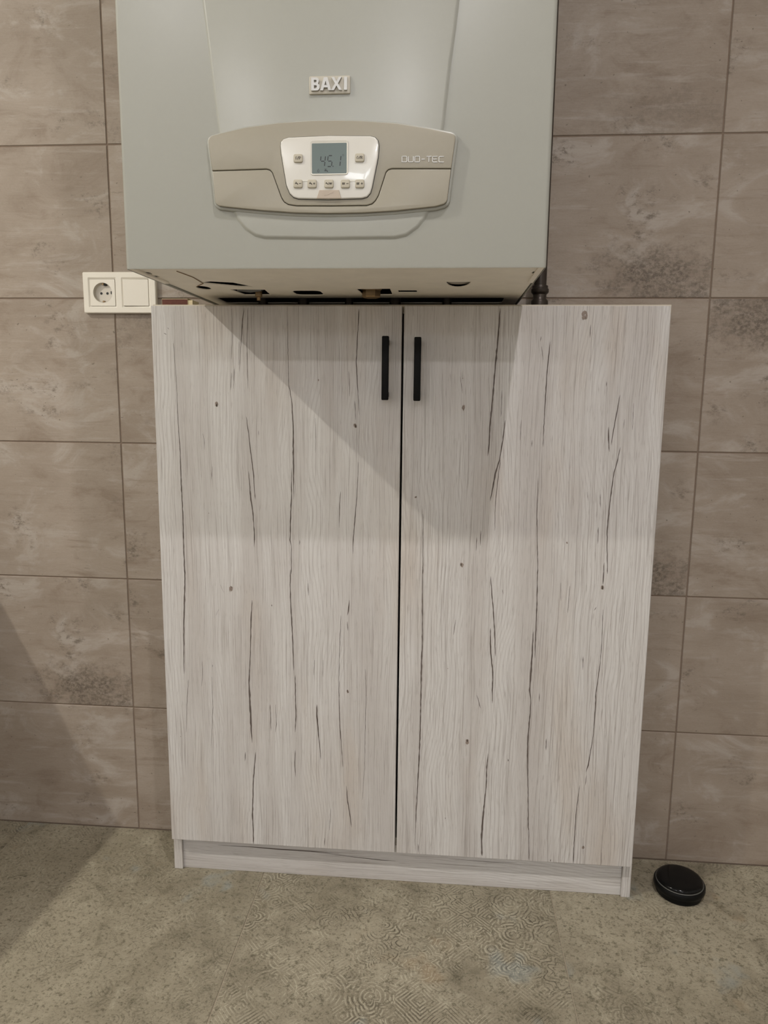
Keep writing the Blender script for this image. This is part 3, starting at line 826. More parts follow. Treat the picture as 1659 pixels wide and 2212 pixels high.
def door(x0, x1, mat, cracks, knots, hx, hz0, hz1, lab):
    base = cb
    d = B(base).box(x0, x1, -0.150, YF - 0.0005, 0.080, 1.1675, 0.0010, 2).obj('door', mat, cab)
    d['label'] = lab
    yf = -0.15025
    rnd = random.Random(int(abs(x0) * 1000))
    b = B(base)
    for pl in cracks:
        pts, ws = [], []
        for (ax, az, aw), (bx, bz, bw) in zip(pl, pl[1:]):
            n = max(2, int(abs(bz - az) / 0.006))
            for i in range(n):
                t = i / n
                pts.append((ax + (bx - ax) * t + rnd.uniform(-1, 1) * 0.00030, az + (bz - az) * t))
                ws.append(max(0.00035, (aw + (bw - aw) * t) * 0.001 * 0.95 * rnd.uniform(0.7, 1.3)))
        pts.append(pl[-1][:2])
        ws.append(0.0002)
        ws[0] = 0.0003
        pts = [(min(max(p[0], x0 + 0.001), x1 - 0.001), min(max(p[1], 0.0815), 1.166)) for p in pts]
        b.stroke(pts, ws, yf, yf)
    g = b.obj('grain_cracks', M['crack'], d)
    g['kind'] = 'stuff'
    b = B(base)
    for kx, kz, ka, kb in knots:
        ka, kb = ka * 0.001 * 0.85, kb * 0.001 * 0.85
        for s in (0.55,):
            ph = rnd.uniform(0, 6)
            n = 22
            pts, ws = [], []
            for i in range(n):
                a = 2 * math.pi * i / n
                f = s * (1 + 0.16 * math.sin(2 * a + ph) + 0.10 * math.sin(5 * a + ph * 2))
                pts.append((kx + ka * f * math.cos(a), kz + kb * f * math.sin(a)))
                ws.append(ka * (0.45 + 0.75 * rnd.random()))
            b.stroke(pts, ws, yf - 0.00005, yf - 0.00005, closed=True)
        for _ in range(5 if ka > 0.002 else 2):
            sx = kx + rnd.uniform(-.5, .5) * ka
            sz = kz + rnd.uniform(-.5, .5) * kb
            b.stroke([(sx, sz + kb * .5), (sx + rnd.uniform(-.4, .4) * ka, sz), (sx, sz - kb * .5)], [0.0003, 0.0016 if ka > 0.002 else 0.0008, 0.0003], yf - 0.0001, yf - 0.0001)
    if knots:
        g = b.obj('knots', M['knot'], d)
        g['kind'] = 'stuff'
    # bar handle on two posts
    h = B(base).box(hx - 0.0063, hx + 0.0063, -0.182, -0.173, hz0, hz1, 0.0020, 3)
    for zz in (hz0 + 0.010, hz1 - 0.010):
        h.box(hx - 0.005, hx + 0.005, -0.175, -0.1495, zz - 0.005, zz + 0.005, 0.001, 1)
    ho = h.obj('handle', M['black'], d, True, 30)
    ho['label'] = 'black bar handle'
    return d

door(-0.4612, 0.0088, M['wood'], CRACKS_LEFT, KNOTS_LEFT, -0.0185, 0.998, 1.1115, 'left cabinet door of whitewashed oak with dark grain cracks')
door(0.0128, 0.4838, M['wood2'], CRACKS_RIGHT, KNOTS_RIGHT, 0.0395, 0.997, 1.110, 'right cabinet door of whitewashed oak with dark grain cracks')

# long dark crack printed along the top of the plinth board
b = B(cb)
b.stroke([(-0.37, 0.0565), (-0.30, 0.0575), (-0.24, 0.0560), (-0.17, 0.0560), (-0.11, 0.0545)], [0.0003, 0.0016, 0.0028, 0.0022, 0.0004], -0.1267, -0.1267)
b.stroke([(-0.17, 0.0550), (-0.08, 0.0490), (-0.02, 0.0455), (0.01, 0.0460)], [0.0003, 0.0012, 0.0016, 0.0003], -0.1267, -0.1267)
b.stroke([(0.12, 0.0580), (0.20, 0.0565), (0.26, 0.0580)], [0.0003, 0.0011, 0.0003], -0.1267, -0.1267)
b.obj('plinth_cracks', M['crack'], cab)['kind'] = 'stuff'

# ------------------------------------------------------------------ boiler
BX0, BX1, BY, BZ0, BZ1 = -0.3775, 0.2265, -0.443, 1.1835, 2.135
bb = (-0.0755, -0.2215, BZ0)
boiler = empty('boiler', bb, 'white wall-hung gas boiler with grey control panel above the oak cabinet', 'boiler')

# casing: front, sides, top, open back and bottom, rounded front edges
t = bmesh.new()
rad = 0.006
def case_outline(ins):
    out = [(BX1 - ins, -0.002)]
    r = rad - min(ins, rad - 0.002)
    for kx, a0 in ((1, 0), (-1, 90)):
        cx = BX1 - rad if kx == 1 else BX0 + rad
        for i in range(7):
            a = math.radians(a0 + 90 * i / 6)
            out.append((cx + (rad - ins) * math.cos(a), BY + rad - (rad - ins) * math.sin(a)))
    out.append((BX0 + ins, -0.002))
    return out
lev = [(0.0015, BZ0 + 0.0205, 1), (0.0015, BZ0 + 0.0005, 1), (0.0008, BZ0, 0), (0.0, BZ0 + 0.0025, 0), (0.0, BZ1, 0), (0.004, BZ1 + 0.002, 0)]
rings = [[t.verts.new((p[0], p[1], z)) for p in case_outline(i)] for i, z, _ in lev]
for a, b_ in zip(rings, rings[1:]):
    for i in range(len(a) - 1):
        t.faces.new((a[i], a[i + 1], b_[i + 1], b_[i]))
t.faces.new(rings[-1])
bo = B(bb)
bo.merge(t)
# raised central relief of the front: tapering band that ends in a rounded tongue under the control panel
def extend(p, q, z):
    k = (z - p[1]) / (q[1] - p[1])
    return (p[0] + (q[0] - p[0]) * k, z)
left = [extend(RELIEF_L[-1], RELIEF_L[0], 2.05)] + RELIEF_L
right = RELIEF_R[::-1] + [extend(RELIEF_R[-1], RELIEF_R[0], 2.05)]
outline = left + [(SMILE[0][0] - 0.004, 1.285)] + SMILE + [(SMILE[-1][0] + 0.003, 1.285)] + right
prof = [(0.0, BY + 0.0005), (0.0015, BY - 0.0002), (0.0030, BY - 0.0018), (0.0045, BY - 0.0028), (0.0062, BY - 0.0032)]
t = bmesh.new()
vr = [[t.verts.new((p[0], y, p[1])) for p in inset(outline, d)] for d, y in prof]
n = len(outline)
for a, b_ in zip(vr, vr[1:]):
    for i in range(n):
        t.faces.new((a[i], a[(i + 1) % n], b_[(i + 1) % n], b_[i]))
t.faces.new(vr[-1])
bo.merge(t)
bo.obj('front_casing', M['case'], boiler, True, 35)

# near-black box above the bottom plate, standing in for the shade inside
bl = B(bb)
bl.box(BX0 + 0.004, BX1 - 0.004, -0.435, -0.004, BZ0 + 0.16, BZ0 + 0.17)
bl.box(BX0 + 0.004, BX0 + 0.006, -0.435, -0.004, BZ0 + 0.006, BZ0 + 0.16)
bl.box(BX1 - 0.006, BX1 - 0.004, -0.435, -0.004, BZ0 + 0.006, BZ0 + 0.16)
bl.box(BX0 + 0.004, BX1 - 0.004, -0.437, -0.435, BZ0 + 0.006, BZ0 + 0.16)
bl.box(BX0 + 0.004, BX1 - 0.004, -0.004, -0.002, BZ0 + 0.006, BZ0 + 0.16)
bl.obj('inner_shade_box', M['inside'], boiler)

# bottom plate with its real cut-outs
outer = [(BX0 + 0.003, -0.438), (BX1 - 0.003, -0.438), (BX1 - 0.003, -0.004), (BX0 + 0.003, -0.004)]
def half_disc(cx, cy, a, b, n=14):
    return [(cx + a * math.cos(math.pi + math.pi * i / n), cy - b * math.sin(math.pi + math.pi * i / n)) for i in range(n + 1)]
holes = [
    rrect(-0.350, 0.196, -0.106, -0.030, 0.010),                       # large pipe opening at the back
    [(-0.318, -0.292), (-0.296, -0.305), (-0.262, -0.292), (-0.240, -0.248), (-0.262, -0.248), (-0.288, -0.268)],
    ellipse(-0.331, -0.234, 0.0115, 0.023, 14),
    [(-0.290, -0.216), (-0.229, -0.212), (-0.234, -0.146), (-0.282, -0.146)],
    rrect(-0.185, -0.134, -0.199, -0.141, 0.012),
    [(-0.067, -0.217), (-0.008, -0.221), (-0.009, -0.146), (-0.062, -0.146)],
    rrect(0.004, 0.037, -0.201, -0.174, 0.003),
    [(0.088, -0.294)] + [(0.1075 - 0.0195 * math.cos(math.pi * i / 12), -0.294 + 0.058 * math.sin(math.pi * i / 12)) for i in range(1, 12)] + [(0.127, -0.294)],
    ellipse(0.2175, -0.380, 0.0042, 0.009, 12),
    ellipse(-0.3665, -0.386, 0.0045, 0.010, 12),
    rrect(-0.372, -0.362, -0.362, -0.350, 0.003),
]
B(bb).plate([outer] + holes, BZ0 + 0.0035, BZ0 + 0.0050, 'xy').obj('bottom_plate', M['case_under'], boiler)
# grey fittings looking out of the openings
B(bb).box(-0.180, -0.139, -0.192, -0.146, BZ0 + 0.012, BZ0 + 0.020, 0.004, 2).obj('grey_plug', plain('grey_plug_plastic', srgb(120, 112, 104), 0.5), boiler)
B(bb).lathe([(0.0, BZ0 + 0.008), (0.024, BZ0 + 0.008), (0.026, BZ0 + 0.014), (0.026, BZ0 + 0.03), (0.0, BZ0 + 0.03)], (0.108, -0.262, 0), 28).obj('grey_plug', plain('grey_cap_plastic', srgb(168, 160, 150), 0.5), boiler)
B(bb).tube([(-0.284, -0.190, BZ0 + 0.012), (-0.262, -0.185, BZ0 + 0.010), (-0.240, -0.190, BZ0 + 0.012)], 0.008, 10).obj('valve_body', M['rim'], boiler, True)
B(bb).lathe([(0.0, BZ0 - 0.0075), (0.0035, BZ0 - 0.0075), (0.0035, BZ0 - 0.002), (0.0065, BZ0 - 0.001), (0.0065, BZ0 + 0.03), (0, BZ0 + 0.03)], (-0.2545, -0.155, 0), 16).obj('drain_nipple', M['brass'], boiler, True)
B(bb).lathe([(0.0, BZ0 - 0.0045), (0.014, BZ0 - 0.0045), (0.0165, BZ0 - 0.002), (0.0165, BZ0 + 0.008), (0.019, BZ0 + 0.010), (0.019, BZ0 + 0.03), (0, BZ0 + 0.03)], (-0.046, -0.165, 0), 6).obj('union_nut', M['brass'], boiler)
B(bb).tube([(-0.315, -0.405, BZ0 + 0.0030), (-0.309, -0.352, BZ0 + 0.0028), (-0.313, -0.290, BZ0 + 0.0026), (-0.334, -0.258, BZ0 + 0.003)], 0.0007, 6).obj('probe_wire', M['rust'], boiler)
# feet brackets at the lower corners
B(bb).box(BX0 + 0.002, BX0 + 0.010, -0.436, -0.300, BZ0 + 0.0005, BZ0 + 0.0035, 0.0005, 1).obj('corner_bracket', M['case_under'], boiler)
B(bb).box(BX1 - 0.010, BX1 - 0.002, -0.436, -0.300, BZ0 + 0.0005, BZ0 + 0.0035, 0.0005, 1).obj('corner_bracket', M['case_under'], boiler)
# connection pipes leaving the back opening into the cabinet
for px, pr in ((-0.27, 0.009), (-0.19, 0.011), (-0.10, 0.008), (-0.01, 0.011), (0.09, 0.009)):
    B(bb).tube([(px, -0.060, BZ0 + 0.10), (px, -0.060, 0.70)], pr, 12).obj('connection_pipe', M['pipe'], boiler, True)

# control panel
YP = -0.453
rim = inset(PANEL, -0.0035)
B(bb).rounded_plate(rim, BY + 0.001, BY - 0.0052, 0.003, 4).obj('panel_surround', M['case'], boiler, True, 35)
panel = B(bb).rounded_plate(inset(PANEL, 0.0002), BY - 0.001, YP + 0.0030, 0.001, 2).obj('control_panel', M['panel_groove'], boiler)
iL = 0
upper = PANEL[1:16]                       # clockwise from upper left corner to right end of the split
lower = PANEL[16:30]
up_poly = [PANEL[0]] + PANEL[1:15] + [(SPLIT[-1][0] + 0.00003, SPLIT[-1][1] + 0.0002)] + [(p[0], p[1] + 0.0002) for p in SPLIT[::-1][1:-1]] + [(SPLIT[0][0] + 0.0003, SPLIT[0][1] + 0.0002)]
lo_poly = [(SPLIT[0][0] + 0.0004, SPLIT[0][1] - 0.0002)] + [(p[0], p[1] - 0.0002) for p in SPLIT[1:-1]] + [(SPLIT[-1][0] - 0.0003, SPLIT[-1][1] - 0.0002)] + PANEL[16:29]
B(bb).rounded_plate(inset(up_poly, 0.0003), YP + 0.0045, YP - 0.0005, 0.0012, 3).obj('upper_fascia', M['panel'], panel, True, 35)
B(bb).rounded_plate(inset(lo_poly, 0.0003), YP + 0.0045, YP - 0.0002, 0.0012, 3).obj('lower_flap', M['panel'], panel, True, 35)
# white insert with a dark gap round it
B(bb).rounded_plate(inset(INSERT, -0.0008), YP + 0.002, YP - 0.0009, 0.0003, 1).obj('insert_gap', M['hole'], panel)
lx0, lz1 = LCD[0]
lx1, lz0 = LCD[1]
rx0, rz1 = LCDREC[0]
rx1, rz0 = LCDREC[1]
YI = YP - 0.0034
ins = B(bb).rounded_plate(INSERT, YP + 0.001, YI, 0.0018, 4).obj('keypad', M['insert'], boiler, True, 35)
# bevelled frame of the display
b = B(bb)
t = bmesh.new()
fr = [(rrect(rx0, rx1, rz0, rz1, 0.003), YI + 0.0002), (rrect(rx0 + 0.0005, rx1 - 0.0005, rz0 + 0.0005, rz1 - 0.0005, 0.003), YI - 0.0010),
      (rrect(lx0, lx1, lz0, lz1, 0.0012), YI - 0.0003)]
vr = [[t.verts.new((p[0], y, p[1])) for p in o] for o, y in fr]
for a, c_ in zip(vr, vr[1:]):
    for i in range(len(a)):
        t.faces.new((a[i], a[(i + 1) % len(a)], c_[(i + 1) % len(a)], c_[i]))
b.merge(t)
b.obj('display_frame', M['lcd_frame'], ins)
lcd = B(bb).box(lx0 - 0.0003, lx1 + 0.0003, YI - 0.0004, YI + 0.001, lz0 - 0.0003, lz1 + 0.0003).obj('display', M['lcd'], boiler)
lcd['label'] = 'grey-green liquid crystal display reading 45.1'
# seven segment digits 4 5 . 1
YS = YI - 0.0006
def seg(bm_, ch, x, z, w, h, st):
    sh = 0.12
    P = lambda u, v: (x + u * w + v * h * sh, z + v * h)
    S = {'a': ((0.14, 1), (0.86, 1)), 'b': ((1, .94), (1, .56)), 'c': ((1, .44), (1, .06)), 'd': ((0.14, 0), (0.86, 0)),
         'e': ((0, .44), (0, .06)), 'f': ((0, .94), (0, .56)), 'g': ((0.14, .5), (0.86, .5))}
    for s in {'4': 'fgbc', '5': 'afgcd', '1': 'bc'}[ch]:
        bm_.stroke([P(*S[s][0]), P(*S[s][1])], st, YS, YS)
b = B(bb)
dz0, dz1 = DIG[1][1], DIG[0][1]
seg(b, '4', -0.0886, dz0, 0.0062, dz1 - dz0, 0.0013)
seg(b, '5', -0.0788, dz0, 0.0062, dz1 - dz0, 0.0013)
b.box(-0.0711, -0.0698, YS - 0.00005, YS, dz0 - 0.0005, dz0 + 0.0009)
seg(b, '1', -0.0672, dz0, 0.0062, dz1 - dz0, 0.0013)
b.stroke(ellipse(DIG[2][0], dz1 + 0.0003, 0.0010, 0.0012, 12), 0.0003, YS, YS, True)
# flame and tap symbols
fxx, fzz = DIG[3]
b.stroke([(fxx, fzz + 0.0026), (fxx - 0.0010, fzz + 0.0005), (fxx - 0.0011, fzz - 0.0010), (fxx, fzz - 0.0018), (fxx + 0.0011, fzz - 0.0010), (fxx + 0.0009, fzz + 0.0002)], 0.0006, YS, YS, True)
txx, tzz = DIG[4]
b.stroke([(txx - 0.0022, tzz - 0.0002), (txx + 0.0014, tzz - 0.0002), (txx + 0.0022, tzz - 0.0010), (txx + 0.0022, tzz - 0.0018)], 0.0011, YS, YS)
b.stroke([(txx - 0.0004, tzz), (txx - 0.0004, tzz + 0.0016)], 0.0007, YS, YS)
b.stroke([(txx - 0.0019, tzz + 0.0018), (txx + 0.0011, tzz + 0.0018)], 0.0007, YS, YS)
b.obj('display_digits', M['lcd_ink'], lcd)

# buttons
def tap(b, x, z, s, y):
    b.stroke([(x - 1.0 * s, z + 0.1 * s), (x + 0.5 * s, z + 0.1 * s), (x + 0.95 * s, z - 0.3 * s), (x + 0.95 * s, z - 0.8 * s)], 0.62 * s, y, y)
    b.stroke([(x - 0.2 * s, z + 0.2 * s), (x - 0.2 * s, z + 0.8 * s)], 0.35 * s, y, y)
    b.stroke([(x - 0.75 * s, z + 0.85 * s), (x + 0.35 * s, z + 0.85 * s)], 0.32 * s, y, y)

def radiator(b, x, z, s, y):
    for i in range(5):
        b.stroke([(x + (-0.8 + 0.4 * i) * s, z - 0.7 * s), (x + (-0.8 + 0.4 * i) * s, z + 0.7 * s)], 0.26 * s, y, y)
    b.stroke([(x - 1.0 * s, z + 0.5 * s), (x + 1.3 * s, z + 0.5 * s)], 0.25 * s, y, y)
    b.stroke([(x - 1.0 * s, z - 0.5 * s), (x + 0.9 * s, z - 0.5 * s)], 0.25 * s, y, y)

def minus(b, x, z, s, y):
    b.stroke([(x - s, z), (x + s, z)], 0.5 * s, y, y)

def plus(b, x, z, s, y):
    minus(b, x, z, s, y)
    b.stroke([(x, z - s), (x, z + s)], 0.5 * s, y, y)

def slash(b, x, z, s, y):
    b.stroke([(x - 0.4 * s, z - s), (x + 0.4 * s, z + s)], 0.4 * s, y, y)

def letter_p(b, x, z, s, y, leg=False):
    b.stroke([(x - 0.5 * s, z - s), (x - 0.5 * s, z + s)], 0.45 * s, y, y)
    b.stroke([(x - 0.5 * s, z + 0.85 * s), (x + 0.2 * s, z + 0.85 * s), (x + 0.55 * s, z + 0.6 * s), (x + 0.55 * s, z + 0.2 * s), (x + 0.2 * s, z - 0.05 * s), (x - 0.5 * s, z - 0.05 * s)], 0.38 * s, y, y)
    if leg:
        b.stroke([(x + 0.1 * s, z - 0.05 * s), (x + 0.65 * s, z - s)], 0.42 * s, y, y)

YBT = YI - 0.0022
# shallow recess strips behind the button pairs
for i, j in ((2, 3), (5, 6)):
    (ax, az), (bx, bz) = BUTTONS[i], BUTTONS[j]
    B(bb).box(ax, bx, YI - 0.0004, YI + 0.0005, az + 0.0030, az + 0.0052, 0.0002, 1).obj('recess_strip', M['lcd_frame'], ins)
for i, (bx, bz) in enumerate(BUTTONS):
    w, h = 0.0064, 0.0056
    btn = B(bb).rounded_plate(rrect(bx - w, bx + w, bz - h, bz + h, 0.0024, 4), YI + 0.0004, YBT, 0.0013, 3).obj('button', M['button'], boiler, True, 35)
    b = B(bb)
    y = YBT - 0.0001
    if i == 0:
        b.stroke([(bx - 0.0030, bz - 0.0019), (bx - 0.0026, bz + 0.0010)], 0.0009, y, y)
        b.stroke([(bx - 0.0037, bz + 0.0009), (bx - 0.0026, bz + 0.0010)], 0.0006, y, y)
        b.stroke([(bx - 0.0025, bz + 0.0016), (bx - 0.0023, bz + 0.0024)], 0.0010, y, y)
        slash(b, bx - 0.0002, bz, 0.0021, y)
        letter_p(b, bx + 0.0026, bz, 0.0020, y)
    elif i == 1:
        b.stroke([(bx - 0.0028 + 0.0015 * math.cos(math.radians(a)), bz - 0.0001 + 0.0015 * math.sin(math.radians(a))) for a in range(130, 411, 28)], 0.0005, y, y)
        b.stroke([(bx - 0.0028, bz), (bx - 0.0028, bz + 0.0021)], 0.0006, y, y)
        slash(b, bx, bz, 0.0019, y)
        letter_p(b, bx + 0.0026, bz, 0.0019, y, True)
    elif i == 2:
        tap(b, bx - 0.0020, bz, 0.0019, y)
        minus(b, bx + 0.0031, bz, 0.0016, y)
    elif i == 3:
        tap(b, bx - 0.0020, bz, 0.0019, y)
        plus(b, bx + 0.0031, bz, 0.0015, y)
    elif i == 4:
        tap(b, bx - 0.0030, bz, 0.0015, y)
        slash(b, bx - 0.0002, bz, 0.0016, y)
        radiator(b, bx + 0.0025, bz, 0.0017, y)
    elif i == 5:
        radiator(b, bx - 0.0024, bz, 0.0019, y)
        minus(b, bx + 0.0031, bz, 0.0016, y)
    else:
        radiator(b, bx - 0.0024, bz, 0.0019, y)
        plus(b, bx + 0.0031, bz, 0.0015, y)
    b.obj('symbol', M['print'], btn)
# service tab with an embossed spanner
tab = B(bb).rounded_plate(TAB[::-1], YI + 0.0003, YI - 0.0010, 0.0006, 2).obj('service_tab', M['tab'], boiler)
b = B(bb)
yt = YI - 0.0010
(wx0, wz0), (wx1, wz1) = WRENCH
b.stroke([(wx0 + 0.0015, wz0 + 0.0008), (wx0 + 0.0045, wz0 + 0.0008), (wx1 - 0.0045, wz1 - 0.0008), (wx1 - 0.0015, wz1 - 0.0005)], 0.0011, yt, yt - 0.0002)
b.stroke([(wx0 + 0.0018, wz0 + 0.0002), (wx0, wz0 + 0.0014)], 0.0008, yt, yt - 0.0002)
b.stroke([(wx0 + 0.0018, wz0 + 0.0002), (wx0 + 0.0002, wz0 - 0.0002)], 0.0008, yt, yt - 0.0002)
b.stroke([(wx1 - 0.0018, wz1 - 0.0002), (wx1, wz1 + 0.0008)], 0.0008, yt, yt - 0.0002)
b.stroke([(wx1 - 0.0018, wz1 - 0.0002), (wx1 + 0.0002, wz1 - 0.0014)], 0.0008, yt, yt - 0.0002)
b.obj('spanner_symbol', M['tab'], tab)

# DUO-TEC lettering in chrome
lx, lz1 = LOGO[0]
lx2, lz0 = LOGO[1]
h = 0.0072
zb_ = 1.3208
w = 0.0066
b = B(bb)
y0, y1 = YP - 0.0003, YP - 0.0012
def st(pts, x, wd=0.0007):
    b.stroke([(x + u * w, zb_ + v * h - 0.0010 * (x - lx) / 0.055) for u, v in pts], wd, y0, y1)
x = lx
st([(0, 1), (0.85, 1), (1, .85), (1, .15), (.85, 0), (0, 0), (0, 1), (.1, 1)], x, 0.0008); x += 0.0088
st([(0, 1), (0, .12), (.15, 0), (.85, 0), (1, .12), (1, 1)], x); x += 0.0086
st([(0.1, 0), (0, .12), (0, .88), (.1, 1), (.9, 1), (1, .88), (1, .12), (.9, 0), (.1, 0)], x); x += 0.0088
st([(0.05, .5), (.75, .5)], x); x += 0.0072
st([(0, 1), (1, 1)], x); st([(.5, 1), (.5, 0)], x); x += 0.0082
st([(1, 1), (.12, 1), (0, .88), (0, .12), (.12, 0), (1, 0)], x); st([(0, .5), (.9, .5)], x); x += 0.0086
st([(1, 1), (.12, 1), (0, .88), (0, .12), (.12, 0), (1, 0)], x)
b.obj('model_lettering', M['chrome_dull'], boiler)

# BAXI badge
bx0, bz1 = BADGE[0]
bx1, bz0 = BADGE[1]
yb0 = BY - 0.0030
badge = B(bb).rounded_plate(rrect(bx0, bx1, bz0, bz1, 0.0016), yb0, yb0 - 0.0028, 0.0010, 3).obj('badge', M['badge'], boiler, True, 35)
ya, yb1 = yb0 - 0.0027, yb0 - 0.0058
b = B(bb)
zlo, zhi = 1.4147, 1.4311
hh = zhi - zlo
def glyph(x, w_, loops):
    b.plate([[(x + u * w_, zlo + v * hh) for u, v in lp] for lp in loops], ya, yb1, 'xz')
def arc(cx, cz_, rx, rz, a0, a1, n=6):
    return [(cx + rx * math.cos(math.radians(a0 + (a1 - a0) * i / n)), cz_ + rz * math.sin(math.radians(a0 + (a1 - a0) * i / n))) for i in range(n + 1)]
glyph(-0.1012, 0.0117, [[(0, 0)] + arc(0.66, 0.275, 0.34, 0.275, -90, 62) + arc(0.62, 0.76, 0.30, 0.24, -50, 90) + [(0, 1)],
                        [(0.33, 0.17)] + arc(0.56, 0.285, 0.11, 0.115, -90, 90, 4) + [(0.33, 0.40)],
                        [(0.33, 0.62)] + arc(0.53, 0.72, 0.10, 0.10, -90, 90, 4) + [(0.33, 0.82)]])
glyph(-0.0888, 0.0150, [[(0, 0), (0.26, 0), (0.335, 0.22), (0.665, 0.22), (0.74, 0), (1, 0), (0.66, 1), (0.34, 1)], [(0.395, 0.40), (0.605, 0.40), (0.50, 0.72)]])
glyph(-0.0738, 0.0146, [[(0, 0), (0.27, 0), (0.50, 0.35), (0.73, 0), (1, 0), (0.645, 0.51), (0.98, 1), (0.71, 1), (0.50, 0.68), (0.29, 1), (0.02, 1), (0.355, 0.51)]])
glyph(-0.0562, 0.0042, [[(0, 0), (1, 0), (1, 1), (0, 1)]])
b.obj('badge_letters', M['chrome_dull'], badge)

# ------------------------------------------------------------------ pipe beside the boiler
px, py = 0.2645, -0.068
pb = (px, py, 0.0)
pipe = empty('riser_pipe', pb, 'dark metal pipe with ring couplings at the right rear corner of the boiler', 'pipe')
B(pb).tube([(px, py, 0.30), (px, py, 1.80)], 0.0115, 20).obj('pipe_run', M['pipe'], pipe, True)
B(pb).lathe([(0.0115, 1.160), (0.0155, 1.160), (0.0160, 1.185), (0.0150, 1.187), (0.0125, 1.190), (0.0125, 1.1975), (0.0150, 1.200), (0.0165, 1.202), (0.0165, 1.2075), (0.0150, 1.2085), (0.0150, 1.2125), (0.0140, 1.214), (0.0115, 1.214)], (px, py, 0), 28).obj('coupling', M['pipe'], pipe, True)
B(pb).box(px - 0.004, px + 0.004, py, -0.0005, 1.70, 1.712).obj('wall_clip', M['pipe'], pipe)

# ------------------------------------------------------------------ socket and switch
sb = (-0.584, -0.0055, 1.169)
SX0, SX1, SZ0, SZ1 = -0.6615, -0.5065, 1.1695, 1.2515
c1, c2, cz = -0.6200, -0.5490, 1.2105
hs = 0.0272
frm = empty('wall_outlet', sb, 'white double frame with a round power socket and a light switch on tiled wall', 'wall outlet')
yf = -0.0105
sq = lambda c: rrect(c - hs, c + hs, cz - hs, cz + hs, 0.0008, 2)
# raised frame with bevelled window edges
b = B(sb)
t = bmesh.new()
b.loops_fill(t, [rrect(SX0 + 0.0015, SX1 - 0.0015, SZ0 + 0.0015, SZ1 - 0.0015, 0.002, 3), rrect(c1 - hs - .003, c1 + hs + .003, cz - hs - .003, cz + hs + .003, .001, 2), rrect(c2 - hs - .003, c2 + hs + .003, cz - hs - .003, cz + hs + .003, .001, 2)])
for v in t.verts:
    v.co = Vector((v.co.x, yf, v.co.y))
b.merge(t)
def skirt(ringlist):
    t = bmesh.new()
    vr = [[t.verts.new((p[0], y, p[1])) for p in o] for o, y in ringlist]
    for a, c_ in zip(vr, vr[1:]):
        for i in range(len(a)):
            t.faces.new((a[i], a[(i + 1) % len(a)], c_[(i + 1) % len(a)], c_[i]))
    b.merge(t)
skirt([(rrect(SX0 + 0.0015, SX1 - 0.0015, SZ0 + 0.0015, SZ1 - 0.0015, 0.002, 3), yf), (rrect(SX0, SX1, SZ0, SZ1, 0.0025, 3), yf + 0.0018), (rrect(SX0, SX1, SZ0, SZ1, 0.0025, 3), -0.0003)])
for c in (c1, c2):
    skirt([(rrect(c - hs - .003, c + hs + .003, cz - hs - .003, cz + hs + .003, .001, 2), yf), (sq(c), yf + 0.0022), (sq(c), -0.001)])
b.obj('frame', M['plastic'], frm, True, 25)
# socket insert: square face with a round well
b = B(sb)
rw = 0.0198
b.plate([rrect(c1 - hs + .0006, c1 + hs - .0006, cz - hs + .0006, cz + hs - .0006, .0008, 2), ellipse(c1, cz, rw, rw, 40)], -0.0012, yf + 0.0009, 'xz')
so = b.obj('socket_face', M['plastic'], frm)
well = B(sb).lathe([(0.0, 0.0012), (0.0185, 0.0012), (0.0192, 0.0030), (rw, 0.0085), (rw, 0.0098), (0.0204, 0.0098)], (c1, 0.0, cz), 40, 'y').obj('socket_well', M['plastic_in'], frm, True, 30)
for dx in (-0.0065, 0.0065):
    B(sb).lathe([(0.0, 0.0016), (0.0026, 0.0016), (0.0026, 0.0011)], (c1 + dx, 0, cz - 0.0005), 16, 'y').obj('pin_hole', M['hole'], well)
B(sb).box(c1 + 0.0165, c1 + 0.0192, -0.0085, -0.0012, cz - 0.003, cz + 0.003, 0.0006, 1).obj('side_notch', M['hole'], well)
for s in (1, -1):
    B(sb).box(c1 - 0.002, c1 + 0.002, -0.0075, -0.0012, cz + s * 0.0175 - 0.0018, cz + s * 0.0175 + 0.0018, 0.0006, 1).obj('earth_clip', M['brass'], well)
B(sb).box(c1 + 0.0005, c1 + 0.0068, -0.0060, -0.0012, cz + 0.0145, cz + 0.0190, 0.0012, 2).obj('clip_opening', M['hole'], well)
# rocker, pressed in at its right edge
t = bmesh.new()
bmesh.ops.create_cube(t, size=1.0)
for v in t.verts:
    v.co = Vector((c2 + v.co.x * (2 * hs - 0.0016), (-0.0010 if v.co.y > 0 else (yf - 0.0012 if v.co.x < 0 else yf + 0.0012)), cz + v.co.z * (2 * hs - 0.0014)))
bmesh.ops.bevel(t, geom=t.edges[:], offset=0.0007, segments=2, profile=0.5, affect='EDGES')
b = B(sb)
b.merge(t)
b.obj('switch_rocker', M['plastic'], frm)

